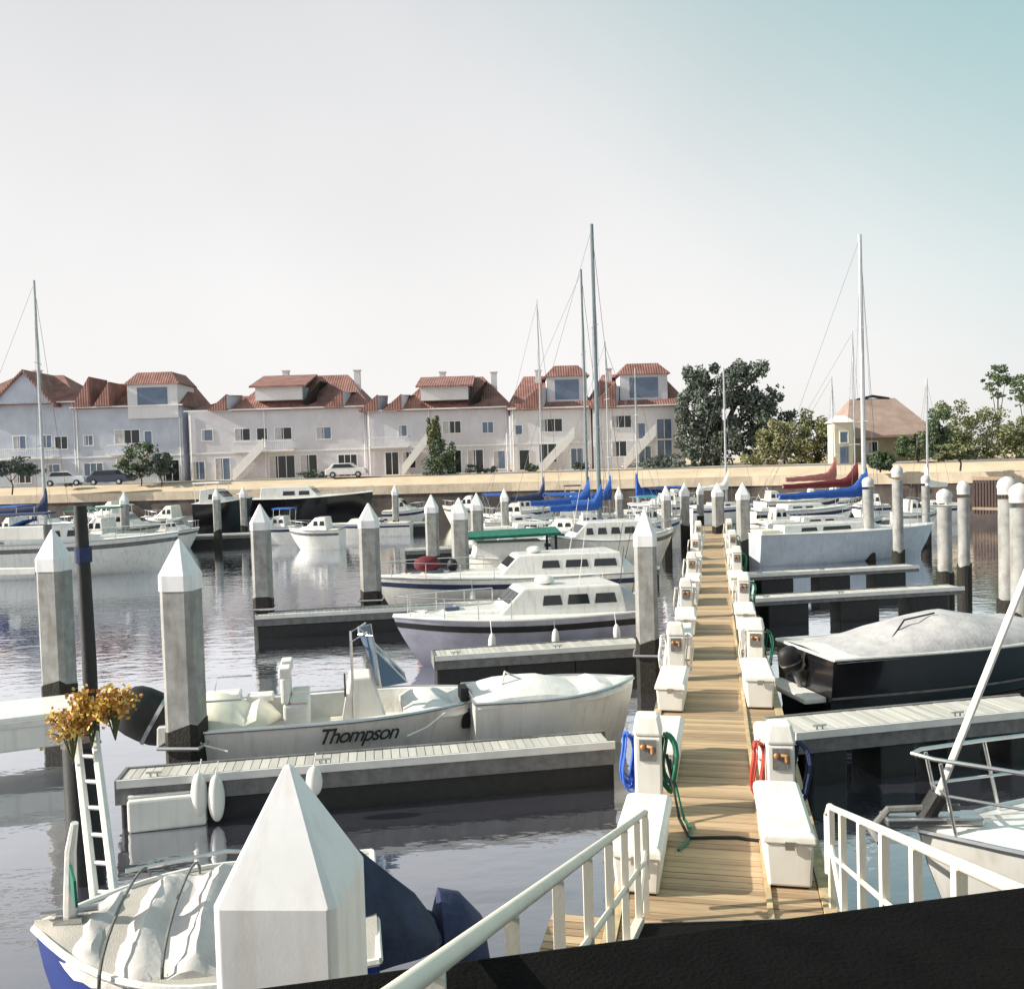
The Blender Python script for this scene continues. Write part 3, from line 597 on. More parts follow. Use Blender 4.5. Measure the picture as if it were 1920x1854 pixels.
def pedestal(u, v, label, hoses=(), h=1.32, w=.36):
    h *= 1 + .05 * math.sin(v * 2.3 + u); t = thing('power_pedestal', label, 'pedestal', dk(u, v, DZ), -DA + .12 * math.sin(v * 4.1 + u * 3), 'white service pedestals along the walkway')
    r = w / 2
    MB().box(-r, r, -.15, .15, .02, h - .3).build('column', M['boxw'], t, bevel=.03)
    MB().frus([(-r - .02, -.17, h - .296), (r + .02, -.17, h - .296), (r + .02, .17, h - .296), (-r - .02, .17, h - .296)], [(-r + .03, -.12, h - .02), (r - .03, -.12, h - .02), (r - .03, .12, h - .02), (-r + .03, .12, h - .02)]).build('cap', M['boxw'], t, bevel=.04)
    MB().box(-.11, .11, -.175, -.152, h - .62, h - .34).build('outlet_panel', M['concd'], t)
    MB().tube([(.0, -.19, h - .42), (.06, -.22, h - .42), (.06, -.23, h - .50)], .028).ell((-.06, -.19, h - .43), (.04, .03, .04)).build('tap', M['brass'], t)
    for k, (x, m, n, rx) in enumerate(hoses):
        hk = MB().tube([(x * .9, 0, h - .33), (x * 1.22, 0, h - .33), (x * 1.24, 0, h - .27)], .015).build('hook', M['steel'], t)
        o = coil(t, x * 1.14, 0, h - .30, m, rx, .36, n, k + int(v)).build('hose', M[m], t); 
    return t
dock_box(-.90, 9.75, 'nearest white storage box on the left of the walkway, at the gangway foot', ln=1.6)
dock_box(.73, 10.15, 'nearest white storage box on the right of the walkway, at the gangway foot', ln=1.6)
pedestal(-.92, 12.1, 'nearest left pedestal with a blue hose coil and a green hose', [(-.2, 'hoseb', 9, .10), (.2, 'hoseg', 9, .12)])
pedestal(.78, 12.3, 'nearest right pedestal with a red hose and a dark hose coil', [(-.2, 'hoser', 7, .12), (.2, 'cnavy', 8, .12)])
rowL = [(17.0, 'b', 'left storage box by the bow of the white dinghy'), (19.6, 'p', 'left pedestal just beyond the second storage box'), (24.4, 'b', 'left storage box beside the concrete pile at the walkway'),
        (27.3, 'p', 'left pedestal beyond the walkway pile'), (32.0, 'b', 'left storage box level with the white cabin cruiser'), (35.0, 'p', 'left pedestal level with the awning boat'), (39.5, 'b', 'left storage box second from the far end'), (43, 'p', 'left pedestal second from the far end'), (48, 'b', 'farthest storage box on the left'), (52, 'p', 'farthest pedestal on the left')]
rowR = [(17.4, 'b', 'right storage box beside the outboard of the covered boat'), (20.6, 'p', 'right pedestal with a green hose next to the covered boat'), (25.2, 'b', 'right storage box level with the second right finger dock'),
        (28.4, 'p', 'right pedestal with a green hose by the black water gap'), (32.5, 'b', 'right storage box level with the grey sailboat finger'), (36.2, 'p', 'right pedestal beside the grey sailboat'), (40.5, 'b', 'right storage box second from the far end'), (44, 'p', 'right pedestal second from the far end'), (49, 'b', 'farthest storage box on the right'), (53, 'p', 'farthest pedestal on the right')]
dock_box(-.84, 13.1, 'left storage box directly behind the nearest left pedestal', ln=1.6)
dock_box(.80, 13.2, 'right storage box directly behind the nearest right pedestal', ln=1.5)
dock_box(-.82, 21.4, 'left storage box between the dinghy bow and the walkway pile', ln=1.4)
dock_box(-.82, 29.4, 'left storage box just beyond the pedestal past the walkway pile', ln=1.4)
dock_box(-.80, 37.0, 'left storage box next to the pedestal by the awning boat', ln=1.2)
dock_box(.82, 22.6, 'right storage box between the covered boat and the second finger', ln=1.3)
for s, row in ((-1, rowL), (1, rowR)):
    for i, (v, k, lab) in enumerate(row):
        if k == 'b': dock_box((s * .78 if i or s > 0 else -.86), v, lab, ln=1.5)
        else: pedestal(s * .85, v, lab, [(s * .2, 'hoseg' if s > 0 else 'cwhite', 5, .1), (-s * .2, 'cwhite', 4, .08)], h=1.25)
hp = [dk(-.68, 12.05, 1.28), dk(-.60, 11.98, .9), dk(-.52, 11.8, .52), dk(-.38, 11.3, DZ + .03), dk(-.10, 11.38, DZ + .02), dk(.2, 11.42, DZ + .02), dk(.5, 11.36, DZ + .02), dk(.66, 11.6, DZ + .02)]
tag(MB().tube(hp, .022, 8).build('hose', M['black'], smooth=True), 'black hose lying across the walkway boards between the two nearest pedestals', 'hose')
tag(MB().tube([dk(-.64, 12.1, 1.2), dk(-.56, 12.02, .85), dk(-.46, 11.85, .50), dk(-.36, 11.6, DZ + .02), dk(-.40, 11.2, DZ + .02), dk(-.50, 10.95, DZ + .02)], .02, 8).build('hose', M['hoseg'], smooth=True), 'green hose end trailing down to the boards beside the nearest left box', 'hose')

# ------------------------------------------------------------ gangway
gw = thing('gangway', 'sloping gangway with cream tubular railings leading down to the walkway dock', 'gangway', (0, 0, 0))
def gx_(s, D): return .222 * D + (-.78 if s < 0 else 1.13)
def gz_(D): return .52 + .335 * (9.3 - D)
D0, D1 = 2.3, 8.45
MB().loft([[(gx_(-1, D), D, gz_(D)), (gx_(1, D), D, gz_(D)), (gx_(1, D), D, gz_(D) - .06), (gx_(-1, D), D, gz_(D) - .06)] for D in (D0, D1)]).build('tread', M['added_quay'], gw)
MB().loft([[(gx_(-1, D1) + .05, y_, z_) for y_, z_ in ((D1 + .005, gz_(D1) - .01), (D1 + .035, gz_(D1) - .01), (D1 + .16, DZ + .005), (D1 + .12, DZ + .005))], [(gx_(1, D1) - .05, y_, z_) for y_, z_ in ((D1 + .005, gz_(D1) - .01), (D1 + .035, gz_(D1) - .01), (D1 + .16, DZ + .005), (D1 + .12, DZ + .005))]]).build('toe_plate', M['concd'], gw)
for s in (-1, 1):
    X = lambda D: gx_(s, D)
    MB().loft([[(X(D) - .04, D, gz_(D) + .08), (X(D) + .04, D, gz_(D) + .08), (X(D) + .04, D, gz_(D) - .2), (X(D) - .04, D, gz_(D) - .2)] for D in (D0, D1)]).build('side_beam', M['rail'], gw)
    MB().tube([(X(D), D, gz_(D) + 1.02) for D in (1.9, 4, 6.5, 9.2)], .030, 12).tube([(X(9.2), 9.2, gz_(9.2) + 1.02), (X(9.3), 9.34, gz_(9.3) + .92), (X(9.3), 9.34, gz_(9.3) + .3)], .04, 10).build('handrail', M['rail'], gw, smooth=True)
    MB().tube([(X(D), D, gz_(D) + .52) for D in (D0, 9.2)], .022, 8).build('mid_rail', M['rail'], gw, smooth=True)
    for D in [9.15, 8.3, 7.2, 6.2, 5.2, 4.25, 3.3, 2.4]:
        MB().box(X(D) - .028, X(D) + .028, D - .028, D + .028, min(gz_(D), DZ + .35 if D > 8 else 9) - .02, gz_(D) + 1.0).build('post', M['rail'], gw)
    MB().tube([(X(9.15), 9.15, gz_(9.15) + .62), (X(8.3), 8.3, gz_(8.3) + .08)], .03, 8).build('brace', M['rail'], gw)

# ------------------------------------------------------------ piles
def make_pile(w, round_=False):
    t = thing('mooring_pile', 'x', 'piling', (0, 0, 0), 0, 'white-capped concrete mooring piles')
    r = w / 2; c = r * .34
    def oct_(z, k=1.0):
        if round_: return [(r * k * math.cos(2 * math.pi * i / 20), r * k * math.sin(2 * math.pi * i / 20), z) for i in range(20)]
        q = r * k; cc = c * k
        return [(-q + cc, -q, z), (q - cc, -q, z), (q, -q + cc, z), (q, q - cc, z), (q - cc, q, z), (-q + cc, q, z), (-q, q - cc, z), (-q, -q + cc, z)]
    MB().loft([oct_(-9), oct_(-.64)]).build('shaft', M['conc'], t, smooth=round_)
    if round_:
        mb = MB(); mb.loft([oct_(-.5, 1.04), oct_(-.34, 1.04), oct_(-.30, 1.10), oct_(-.16, 1.02), oct_(-.06, .66), oct_(0, .15)]); mb.build('cap', M['capr'], t, smooth=True)
    else:
        mb = MB(); mb.loft([oct_(-.86, 1.05), oct_(-.60, 1.05), oct_(-.02, .10), oct_(0, .03)]); mb.build('cap', M['capw'], t, bevel=.012)
    return t
proto = make_pile(.60); protor = make_pile(.48, True)
band = None
used = set()
def pile(px, ty, D, label, rz=0, rnd=False, w=1.0):
    p = at(px, ty, D); src = protor if rnd else proto
    o = dup(src, p, rz, label, (w, w, 1))
    b = MB(); r = .30 * w * (.95 if rnd else 1) + .012; c = r * .34
    if rnd: ring = lambda z: [(r * math.cos(i * math.pi / 8), r * math.sin(i * math.pi / 8), z) for i in range(16)]
    else: ring = lambda z: [(-r + c, -r, z), (r - c, -r, z), (r, -r + c, z), (r, r - c, z), (r - c, r, z), (-r + c, r, z), (-r, r - c, z), (-r, -r + c, z)]
    rn = random.Random(int(px))
    top = [(x, y, z + rn.uniform(-.12, .1)) for x, y, z in ring(.95)]
    b.loft([ring(-2), ring(.6), top])
    if D < 32 and not rnd and px > 200:
        g_ = MB(); q = r + .05; zc = DZ + .16
        g_.tube([(-q, -q, zc), (q, -q, zc), (q, q, zc), (-q, q, zc)], .035, 6, closed=True); go = g_.build('guide_collar', M['steel'], o); go.scale = (1 / w, 1 / w, 1); go.location = (0, 0, -p.z)
    o2 = b.build('tide_band', M['tide'], o); o2.scale = (1 / w, 1 / w, 1); o2.location = (0, 0, -p.z)
    return o
# nearest pile: own mesh, square with a sharp pyramid
p = at(540, 1433, 4.55)
near = thing('mooring_pile', 'huge near white pyramid-capped pile at the bottom of the picture', 'piling', p, R(-4), 'white-capped concrete mooring piles')
def sq(r, z, c): return [(-r + c, -r, z), (r - c, -r, z), (r, -r + c, z), (r, r - c, z), (r - c, r, z), (-r + c, r, z), (-r, r - c, z), (-r, -r + c, z)]
MB().loft([sq(.285, -8, .03), sq(.285, -1.5, .03)]).build('shaft', M['conc'], near)
MB().loft([sq(.305, -1.75, .035), sq(.305, -.60, .035), sq(.02, -.01, .005), sq(.006, 0, .002)]).build('cap', M['capw'], near, bevel=.012, seg=3)
pile(335, 1010, 15.3, 'tall concrete pile with white cap at the left end of the nearest finger dock', R(-6), w=.94)
pile(487, 945, 30.2, 'slim pile at the outer end of the slender left finger dock', R(5))
pile(690, 943, 31.5, 'white-capped pile midway along the slender left finger dock', R(3), w=1.12)
pile(860, 933, 36.0, 'white-capped pile left of the green awning', 0, w=1.1)
pile(808, 927, 42.5, 'pile with pointed cap left of the awning pile, beside the dark mast', 0)
pile(893, 924, 44.5, 'narrow white-capped pile behind the awning boat', 0)
pile(1208, 955, 21.3, 'grey pile standing against the left edge of the walkway', R(-10), w=.86)
pile(98, 992, 18.8, 'pale pile with flat weathered head at the left edge', R(-8), w=.92)
pile(1770, 916, 31.8, 'round-headed pile at the end of the right finger dock', 0, True)
pile(1806, 901, 33.2, 'slimmer round-headed pile just right of the other round-headed one', 0, True, .85)
pile(1682, 872, 38.5, 'tall pile in front of the grey sailboat stern', 0, True, .9)
pile(1627, 894, 46.0, 'short thick pile to the right of the blue sail cover', 0, True, 1.1)
pile(1888, 893, 25.2, 'thick cream pile near the right edge with a lit left side', 0, True, 1.0)
pile(1912, 905, 23.0, 'thick pile cut by the right edge of the picture', 0, True, 1.0)
pile(1735, 890, 52.0, 'pale pile behind the round-headed pair', 0, True, .95)
pile(1392, 905, 46.0, 'pile on the right edge of the walkway near its far end', 0, w=1.0)
pile(1345, 905, 56.0, 'pale pile at the far end of the walkway', 0, w=1.1)
pile(1283, 905, 58.0, 'pile left of the far end of the walkway', 0, w=.9)
# black timber pile at left
p = at(152, 948, 17.6)
t = thing('timber_pile', 'dark creosoted timber pile at the left beside the pale one', 'piling', (p.x, p.y, 0))
MB().tube([(0, 0, -2), (.02, 0, 1.6), (-.02, 0, p.z)], .15, 14, .12).build('shaft', M['black'], t, smooth=True)
MB().tube([(0, 0, p.z - 1.1), (0, 0, p.z - .8)], .16, 14).build('collar', M['cnavy'], t)

# ------------------------------------------------------------ boats
def hull_rings(L, B, H, n=16, full=.9, rake=.8, sheer=.28, keel=-.75, a=0.0, b=1.0, off=0.0, zs=(0, .12, .3, .55, .8, 1)):
    rings = []
    for k in range(n + 1):
        t = k / n
        bs = B / 2 * (full + (1 - full) * min(1, t / .4)) if t < .45 else B / 2 * max(.012, (1 - ((t - .45) / .55) ** 2.1))
        hs = H * (1 + sheer * max(0, t - .25) ** 1.6 + .04 * (1 - t))
        row = []
        for z in zs:
            zz = a + (b - a) * z; pw = .16 + 1.0 * t ** 2.6
            w = bs * (zz ** pw if zz > 0 else 0) + (off if zz > 0 else 0)
            kz = keel * (1 - max(0, t - .7) ** 2 * 6)
            row.append((t * L - rake * (1 - zz) ** 1.3 * t ** 3 + (off if t > .98 else 0), w, kz + (hs - kz) * zz))
        rings.append(row)
    return rings
def hull_mesh(L, B, H, **k):
    rg = hull_rings(L, B, H, **k); full_ = [r[::-1] + [(x, -y, z) for x, y, z in r[1:]] for r in rg]
    mb = MB(); mb.loft(full_, closed=False, cap=False)
    m = len(full_[0]); mb.f.append(tuple(range(m))[::-1]); mb.m.append(0)
    return mb, rg
def boat(label, cat, sp, bp, B, H, hullm='gel', z0=0, name='boat', group='boats moored in the harbour', stripe=None, boot=None, deckm='gel', open_=False, L=None, **k):
    """sp / bp: world points of stern and bow on the water"""
    sp, bp = Vector(sp), Vector(bp); d = bp - sp; ln = L or math.hypot(d.x, d.y); rz = math.atan2(d.y, d.x)
    t = thing(name, label, cat, (sp.x, sp.y, z0), rz, group)
    t['L'] = ln
    mb, rg = hull_mesh(ln, B, H, **k); hull = mb.build('hull', M[hullm], t, smooth=True)
    kk = dict(k)
    for (aa, bb, mm, nm) in ([(.80, .90, stripe, 'stripe')] if stripe else []) + ([(.18, .42, boot, 'boot_stripe')] if boot else []):
        r2 = hull_rings(ln, B, H, off=.008, zs=(aa, (aa + bb) / 2, bb), **kk)
        s_ = MB(); s_.loft(r2, closed=False, cap=False); s_.loft([[(x, -y, z) for x, y, z in r] for r in r2], closed=False, cap=False)
        s_.build(nm, M[mm], t, smooth=True)
    rim = [r[-1] for r in rg]
    g = MB(); g.tube([(x, y + .01, z) for x, y, z in rim] , .03, 6); g.tube([(x, -y - .01, z) for x, y, z in rim], .03, 6); g.tube([(rim[0][0], rim[0][1], rim[0][2]), (rim[0][0], -rim[0][1], rim[0][2])], .03, 6)
    g.build('rub_rail', M['cwhite'] if hullm != 'gel' else M['steel'], t, smooth=True)
    if not open_:
        dm = MB(); rows = []
        for x, y, z in rim: rows.append([(x, y, z - .01), (x, y * .5, z + .04 * B / 2), (x, 0, z + .06 * B / 2), (x, -y * .5, z + .04 * B / 2), (x, -y, z - .01)])
        dm.loft(rows, closed=False, cap=False); dm.build('deck', M[deckm], t, smooth=True, fix=True)
    else:
        gn, inner, floor = MB(), MB(), MB(); w = .16; rows = []; rf_ = []
        for i, (x, y, z) in enumerate(rim):
            yi = max(y - w, .004); xi = x if i < len(rim) - 1 else x - w
            rows.append([(x, y, z), (xi, yi, z + .005), (xi, yi, z - .02), (min(xi, ln - .6), max(yi - .05, .003), z * .42)])
            rf_.append([(min(xi, ln - .6), max(yi - .05, .003), z * .42), (min(xi, ln - .6), -max(yi - .05, .003), z * .42)])
        for sgn in (1, -1): inner.loft([[(x, y * sgn, z) for x, y, z in r] for r in rows], closed=False, cap=False)
        y0, z0_ = rim[0][1], rim[0][2]
        inner.box(0.0, .12, -y0 + .02, y0 - .02, z0_ * .42, z0_ + .003)
        inner.build('gunwale', M['cwhite'], t); floor.loft(rf_, closed=False, cap=False); floor.build('cockpit_floor', M[deckm], t)
    return t, ln, rim
def tbox(x0, x1, w0, w1, z0, z1, fr=.5, bk=.1, nar=.12):
    """cabin: x0 aft, x1 forward, w0 aft half width, w1 fwd half width; front/back slopes"""
    Wd = lambda x: w0 + (w1 - w0) * (x - x0) / (x1 - x0)
    ta, tf = Wd(x0 + bk) - nar, Wd(x1 - fr) - nar
    return MB().frus([(x0, -w0, z0), (x1, -w1, z0), (x1, w1, z0), (x0, w0, z0)], [(x0 + bk, -ta, z1), (x1 - fr, -tf, z1), (x1 - fr, tf, z1), (x0 + bk, ta, z1)])
def side_windows(parent, spans, geo, z0, z1, m='glass'):
    x0, x1, w0, w1, h, fr, bk, nar = geo; base = parent.get('bz', 0)
    def yy(x, z):
        return w0 + (w1 - w0) * (x - x0) / (x1 - x0) - nar * z / h
    for (a, b) in spans:
        for s in (-1, 1):
            c = ((a, z0), (b, z0), (b - .05, z1), (a + .05, z1))
            MB().add([(x, s * (yy(x, z) + .014), base + z) for x, z in c] + [(x, s * (yy(x, z) - .03), base + z) for x, z in c],
                     [(0, 1, 2, 3), (4, 7, 6, 5), (0, 4, 5, 1), (1, 5, 6, 2), (2, 6, 7, 3), (3, 7, 4, 0)]).build('window', M[m], parent)
def bow_rail(t, rim, i0=9, h=.55, m='steel'):
    top = [(x, y * .94, z + h) for x, y, z in rim[i0:]]
    mb = MB(); mb.tube(top, .018, 6); mb.tube([(x, -y, z) for x, y, z in top], .018, 6)
    for i in range(i0, len(rim), 2):
        x, y, z = rim[i]
        for s in (-1, 1): mb.tube([(x, s * y * .94, z), (x, s * y * .94, z + h)], .014, 5)
    mb.build('bow_rail', M[m], t, smooth=True)
def outboard(t, x, z, m='black', tilt=0.5, s=1.0, y=0):
    c, n = math.cos(tilt), math.sin(tilt)
    def T(px, pz): return (x - (px * c + pz * n) * s, z + (-px * n + pz * c) * s)
    mb = MB(); rings = []
    for (pz, hx_, hy) in ((.0, .20, .14), (.05, .25, .18), (.12, .275, .2), (.25, .285, .21), (.38, .28, .21), (.47, .26, .195), (.535, .22, .17), (.575, .16, .12), (.60, .08, .06)):
        rings.append([(T(.22 + hx_ * math.cos(a_), pz)[0], y + hy * s * math.sin(a_), T(.22 + hx_ * math.cos(a_), pz)[1]) for a_ in [i * math.pi / 7 for i in range(14)]])
    mo = thing_part('outboard', t)
    mb.loft(rings); mb.build('cowling', M[m], mo, smooth=True)
    rb = MB(); rr_ = []
    for pz in (.17, .21): rr_.append([(T(.22 + .292 * math.cos(a_), pz)[0], y + .214 * s * math.sin(a_), T(.22 + .292 * math.cos(a_), pz)[1]) for a_ in [i * math.pi / 9 for i in range(18)]])
    rb.loft(rr_); rb.build('stripe', M['steel'], mo, smooth=True)
    lb = MB(); a0, a1 = T(.2, .02), T(.24, -.8); lb.tube([(a0[0], y, a0[1]), (a1[0], y, a1[1])], .09 * s, 8, .05 * s); b0_, b1_ = T(.02, -.05), T(.2, -.05)
    lb.tube([(b0_[0], y, b0_[1]), (b1_[0], y, b1_[1])], .07 * s, 6); lb.build('leg', M['concd'], mo)
    pb = MB(); hub = T(.36, -.72)
    for k in range(3):
        a_ = k * 2.09; pb.add([(hub[0], y, hub[1]), (hub[0] - .03, y + .15 * s * math.cos(a_ - .4), hub[1] + .15 * s * math.sin(a_ - .4)), (hub[0], y + .18 * s * math.cos(a_), hub[1] + .18 * s * math.sin(a_)), (hub[0] + .03, y + .15 * s * math.cos(a_ + .4), hub[1] + .15 * s * math.sin(a_ + .4))], [(0, 1, 2, 3)])
    pb.build('propeller', M['steel'], mo)
def thing_part(name, parent):
    o = bpy.data.objects.new(name, None); COL.objects.link(o); o.parent = parent; o.empty_display_size = .1; return o
def cover(t, x0, x1, w, z, h, m, n=12, name='cover'):
    mb = MB(); rings = []; rn = random.Random(int(x1 * 100))
    for k in range(n + 1):
        u = k / n; hh = h * (math.sin(math.pi * min(u * 1.25 + .12, 1)) ** .7 if u < .7 else max(.05, math.sin(math.pi * min(u * .9 + .1, 1)) ** .8)) * rn.uniform(.93, 1.05); ww = w * (1 if u < .6 else max(.05, 1 - ((u - .6) / .4) ** 2.0))
        rings.append([(x0 + (x1 - x0) * u, ww * math.cos(a_), z - .08 + hh * max(0, math.sin(a_)) ** .8) for a_ in [i * math.pi / 8 for i in range(9)]])
    mb.loft(rings, closed=False, cap=True); return mb.build(name, M[m], t, smooth=True)
def windshield(t, x, w, z, h, m='glassb', rake=.5):
    fr = MB(); pts = [(x - .5, -w, z), (x - .1 - rake * .6, -w, z + h), (x - rake, -w * .6, z + h), (x - rake, w * .6, z + h), (x - .1 - rake * .6, w, z + h), (x - .5, w, z)]
    fr.tube(pts, .022, 6); fr.tube([(x, -w * .6, z), (x - rake, -w * .6, z + h)], .02, 6).tube([(x, w * .6, z), (x - rake, w * .6, z + h)], .02, 6)
    f = fr.build('windshield', M['steel'], t)
    pn = MB(); pn.add([(x, -w * .6, z), (x, w * .6, z), (x - rake, w * .6, z + h), (x - rake, -w * .6, z + h)], [(0, 1, 2, 3)])
    for s in (-1, 1): pn.add([(x, s * w * .6, z), (x - .5, s * w, z), (x - .1 - rake * .6, s * w, z + h), (x - rake, s * w * .6, z + h)], [(0, 1, 2, 3)])
    o = pn.build('pane', M[m], f); o.modifiers.new('s', 'SOLIDIFY').thickness = .012
def mast_rig(t, x, z, h, r=.09, m='alu', boom=None, cov=None, L=10, B=3, spread=2, zb=1.1, fore=True, flap=.0):
    ms = MB().tube([(x, 0, z), (x, 0, z + h * .6), (x - .02, 0, z + h)], r, 8, r * .75).build('mast', M[m], t, smooth=True)
    for k in range(spread):
        zz = z + h * (k + 1) / (spread + 1)
        MB().tube([(x, -B * .22, zz), (x, 0, zz + .04), (x, B * .22, zz)], .022, 5).build('spreader', M[m], ms)
    st = MB()
    if fore: st.tube([(L - .15, 0, z * .9), (x, 0, z + h * .97)], .012, 4)
    st.tube([(.1, 0, z * .9), (x, 0, z + h * .99)], .010, 4)
    for s in (-1, 1): st.tube([(x - .1, s * B * .45, z * .9), (x, s * B * .22, z + h * .5), (x, 0, z + h * .95)], .010, 4)
    st.build('rigging', M['concd'], t)
    if boom:
        MB().tube([(x, 0, z + zb), (x - boom, 0, z + zb + .05)], .06, 8).build('boom', M[m], t)
        if cov:
            rings = []; n = 14
            for k in range(n + 1):
                u = k / n; hh = (.34 + .34 * (1 - u) ** 1.5 + (1.1 * max(0, 1 - u * 5) ** 2)) ; ww = .24 * (1 - .4 * u)
                rings.append([(x + .12 - (boom + .1) * u, ww * math.cos(a_), z + zb - .12 + .5 * hh + .5 * hh * math.sin(a_) + .012 * math.sin(9 * u * 3)) for a_ in [i * math.pi / 5 for i in range(10)]])
            MB().loft(rings).build('sail_cover', M[cov], t, smooth=True)
    return ms
def sailboat(label, sp, bp, B=3.2, H=1.05, mh=12, hullm='gel', cov='cblue', mx=.58, mr=.09, mastm='alu', stripe='cnavy', cab=.45, bimini=None, cabh=.42, bk=.40, **k):
    t, L, rim = boat(label, 'sailboat', sp, bp, B, H, hullm, name='sailboat', stripe=stripe, full=.72, rake=1.1, group='sailboats with bare masts', **k)
    c = tbox(L * .30, L * .74, B * .30, B * .16, H * .98, H + cabh, .6, .1).build('cabin', M['gel'], t, bevel=.05); c['bz'] = H * .98
    side_windows(c, [(L * .36, L * .46), (L * .49, L * .57)], (L * .30, L * .74, B * .30, B * .16, H * .02 + cabh, .6, .1, .12), .16, .30)
    MB().box(L * .06, L * .29, -B * .26, B * .26, H * 1.0, H + .22).build('coaming', M['gel'], t, bevel=.05)
    MB().box(L * .10, L * .27, -B * .18, B * .18, H + .222, H + .235).build('cockpit_seat', M['cream'], t)
    bow_rail(t, rim, 12, .55)
    mast_rig(t, L * mx, H + cabh, mh, mr, mastm, L * bk, cov, L, B)
    MB().tube([(L * .09, -.35, H + .75), (L * .09, 0, H + 1.1), (L * .09, .35, H + .75), (L * .09, 0, H + .4)], .02, 6, closed=True).build('wheel', M['steel'], t)
    if bimini:
        bm_ = thing_part('bimini', t); zt = H + 2.0
        MB().loft([[(L * .02 + a_, -B * .36, zt - .1), (L * .02 + a_, -B * .2, zt + .04), (L * .02 + a_, B * .2, zt + .04), (L * .02 + a_, B * .36, zt - .1)] for a_ in (0, L * .13, L * .26)], closed=False, cap=False).build('canopy', M[bimini], bm_).modifiers.new('s', 'SOLIDIFY').thickness = .04
        mb = MB()
        for a_ in (0.02, L * .26):
            for s in (-1, 1): mb.tube([(L * .13, s * B * .36, H), (L * .02 + a_, s * B * .35, zt - .1)], .018, 5)
        mb.build('frame', M['steel'], bm_)
    return t, L
def cruiser(label, sp, bp, B=3.0, H=1.0, hullm='gel', stripe='cnavy', cab=(.22, .72), cabh=1.0, top=None, canvas=None, winspan=((.27, .37), (.40, .49)), deckm='gel', rail=True, shelf=None, **k):
    t, L, rim = boat(label, 'motorboat', sp, bp, B, H, hullm, name='motorboat', stripe=stripe, deckm=deckm, **k)
    a, b = cab
    c = tbox(L * a, L * b, B * .40, B * .26, H * .95, H + cabh, cabh * 1.1, .12, .16).build('cabin', M['gel'], t, bevel=.06); c['bz'] = H * .95
    side_windows(c, [(L * p, L * q) for p, q in winspan], (L * a, L * b, B * .40, B * .26, H * .05 + cabh, cabh * 1.1, .12, .16), cabh * .45, cabh * .78)
    # trunk in front
    tbox(L * b - .8, L * .88, B * .28, B * .10, H * 1.0, H + cabh * .32, .6, 0, .1).build('foredeck_trunk', M['gel'], t, bevel=.06)
    MB().box(L * .02, L * a - .02, -B * .36, B * .36, H * 1.0, H + .12).build('cockpit_coaming', M['cream'], t, bevel=.04)
    if rail: bow_rail(t, rim, 9)
    if top:
        h2 = H + cabh + top
        tp = MB().loft([[(L * (a - .12), -B * .36, h2), (L * (b - .22), -B * .34, h2), (L * (b - .22), B * .34, h2), (L * (a - .12), B * .36, h2)], [(L * (a - .12), -B * .33, h2 + .08), (L * (b - .22), -B * .30, h2 + .1), (L * (b - .22), B * .30, h2 + .1), (L * (a - .12), B * .33, h2 + .08)]]).build('hardtop', M[canvas or 'gel'], t, bevel=.02)
        mb = MB()
        for xx in (L * (a - .10), L * (b - .26)):
            for s in (-1, 1): mb.tube([(xx + .1, s * B * .32, H + .1), (xx, s * B * .32, h2)], .025, 6)
        mb.build('hardtop_frame', M['steel'], t)
    hh_ = H + cabh - H * .95; fr_ = cabh * 1.1
    for (ya, yb_) in ((-.95, -.36), (-.30, .30), (.36, .95)):
        P_ = lambda q, yy, o_: (L * b - fr_ * q + o_ * .8, yy * (B * .26 + (B * .14 * fr_ * q / (L * (b - a))) - .16 * q), H * .95 + hh_ * q + o_ * .6)
        MB().add([P_(.52, ya, .012), P_(.52, yb_, .012), P_(.86, yb_, .012), P_(.86, ya, .012), P_(.52, ya, -.03), P_(.52, yb_, -.03), P_(.86, yb_, -.03), P_(.86, ya, -.03)],
                 [(0, 1, 2, 3), (7, 6, 5, 4), (0, 4, 5, 1), (1, 5, 6, 2), (2, 6, 7, 3), (3, 7, 4, 0)]).build('window', M['glass'], c)
    return t, L

def fit(t, L, B, H, seed=1, z=None):
    rn = random.Random(seed); z = z or H + .9
    MB().tube([(L * .25, .4, z), (L * .20, .4, z + 2.4)], .014, 5, .006).build('antenna', M['cwhite'], t)
    MB().ell((L * .38, 0, z + .12), (.3, .3, .13), 12, 6).build('radar_dome', M['gel'], t, smooth=True)
    for k in range(3):
        x = L * (.15 + .25 * k)
        for sgn in (-1, 1): MB().ell((x, sgn * (B * .5 + .12), H * .45), (.11, .11, .32), 10, 8).tube([(x, sgn * (B * .5 + .1), H * .7), (x, sgn * B * .49, H + .1)], .01, 4).build('fender', M['cwhite'], t, smooth=True)
    MB().box(L * .05, L * .05 + .5, -.3, .4, H + .1, H + .45).build('cooler', M['cwhite'], t, bevel=.04)
    for y in (-.5, .5): MB().tube([(L * .04, y, H), (L * .0, y * 1.2, H + 1.7)], .012, 4).build('fishing_rod', M['black'], t)
    MB().box(L * .74, L * .80, -.25, .25, H + .26, H + .36).build('hatch', M['glassb'], t, bevel=.02)
    mb = MB(); mb.tube([(L * .9, .1, H + .2), (L * .93, -.25, H + .18), (L * .9, -.4, H + .2), (L * .86, -.2, H + .22), (L * .88, .1, H + .2)], .03, 6); mb.build('rope_coil', M['cream'], t, smooth=True)
def W(px, py): return on(px, py, 0)
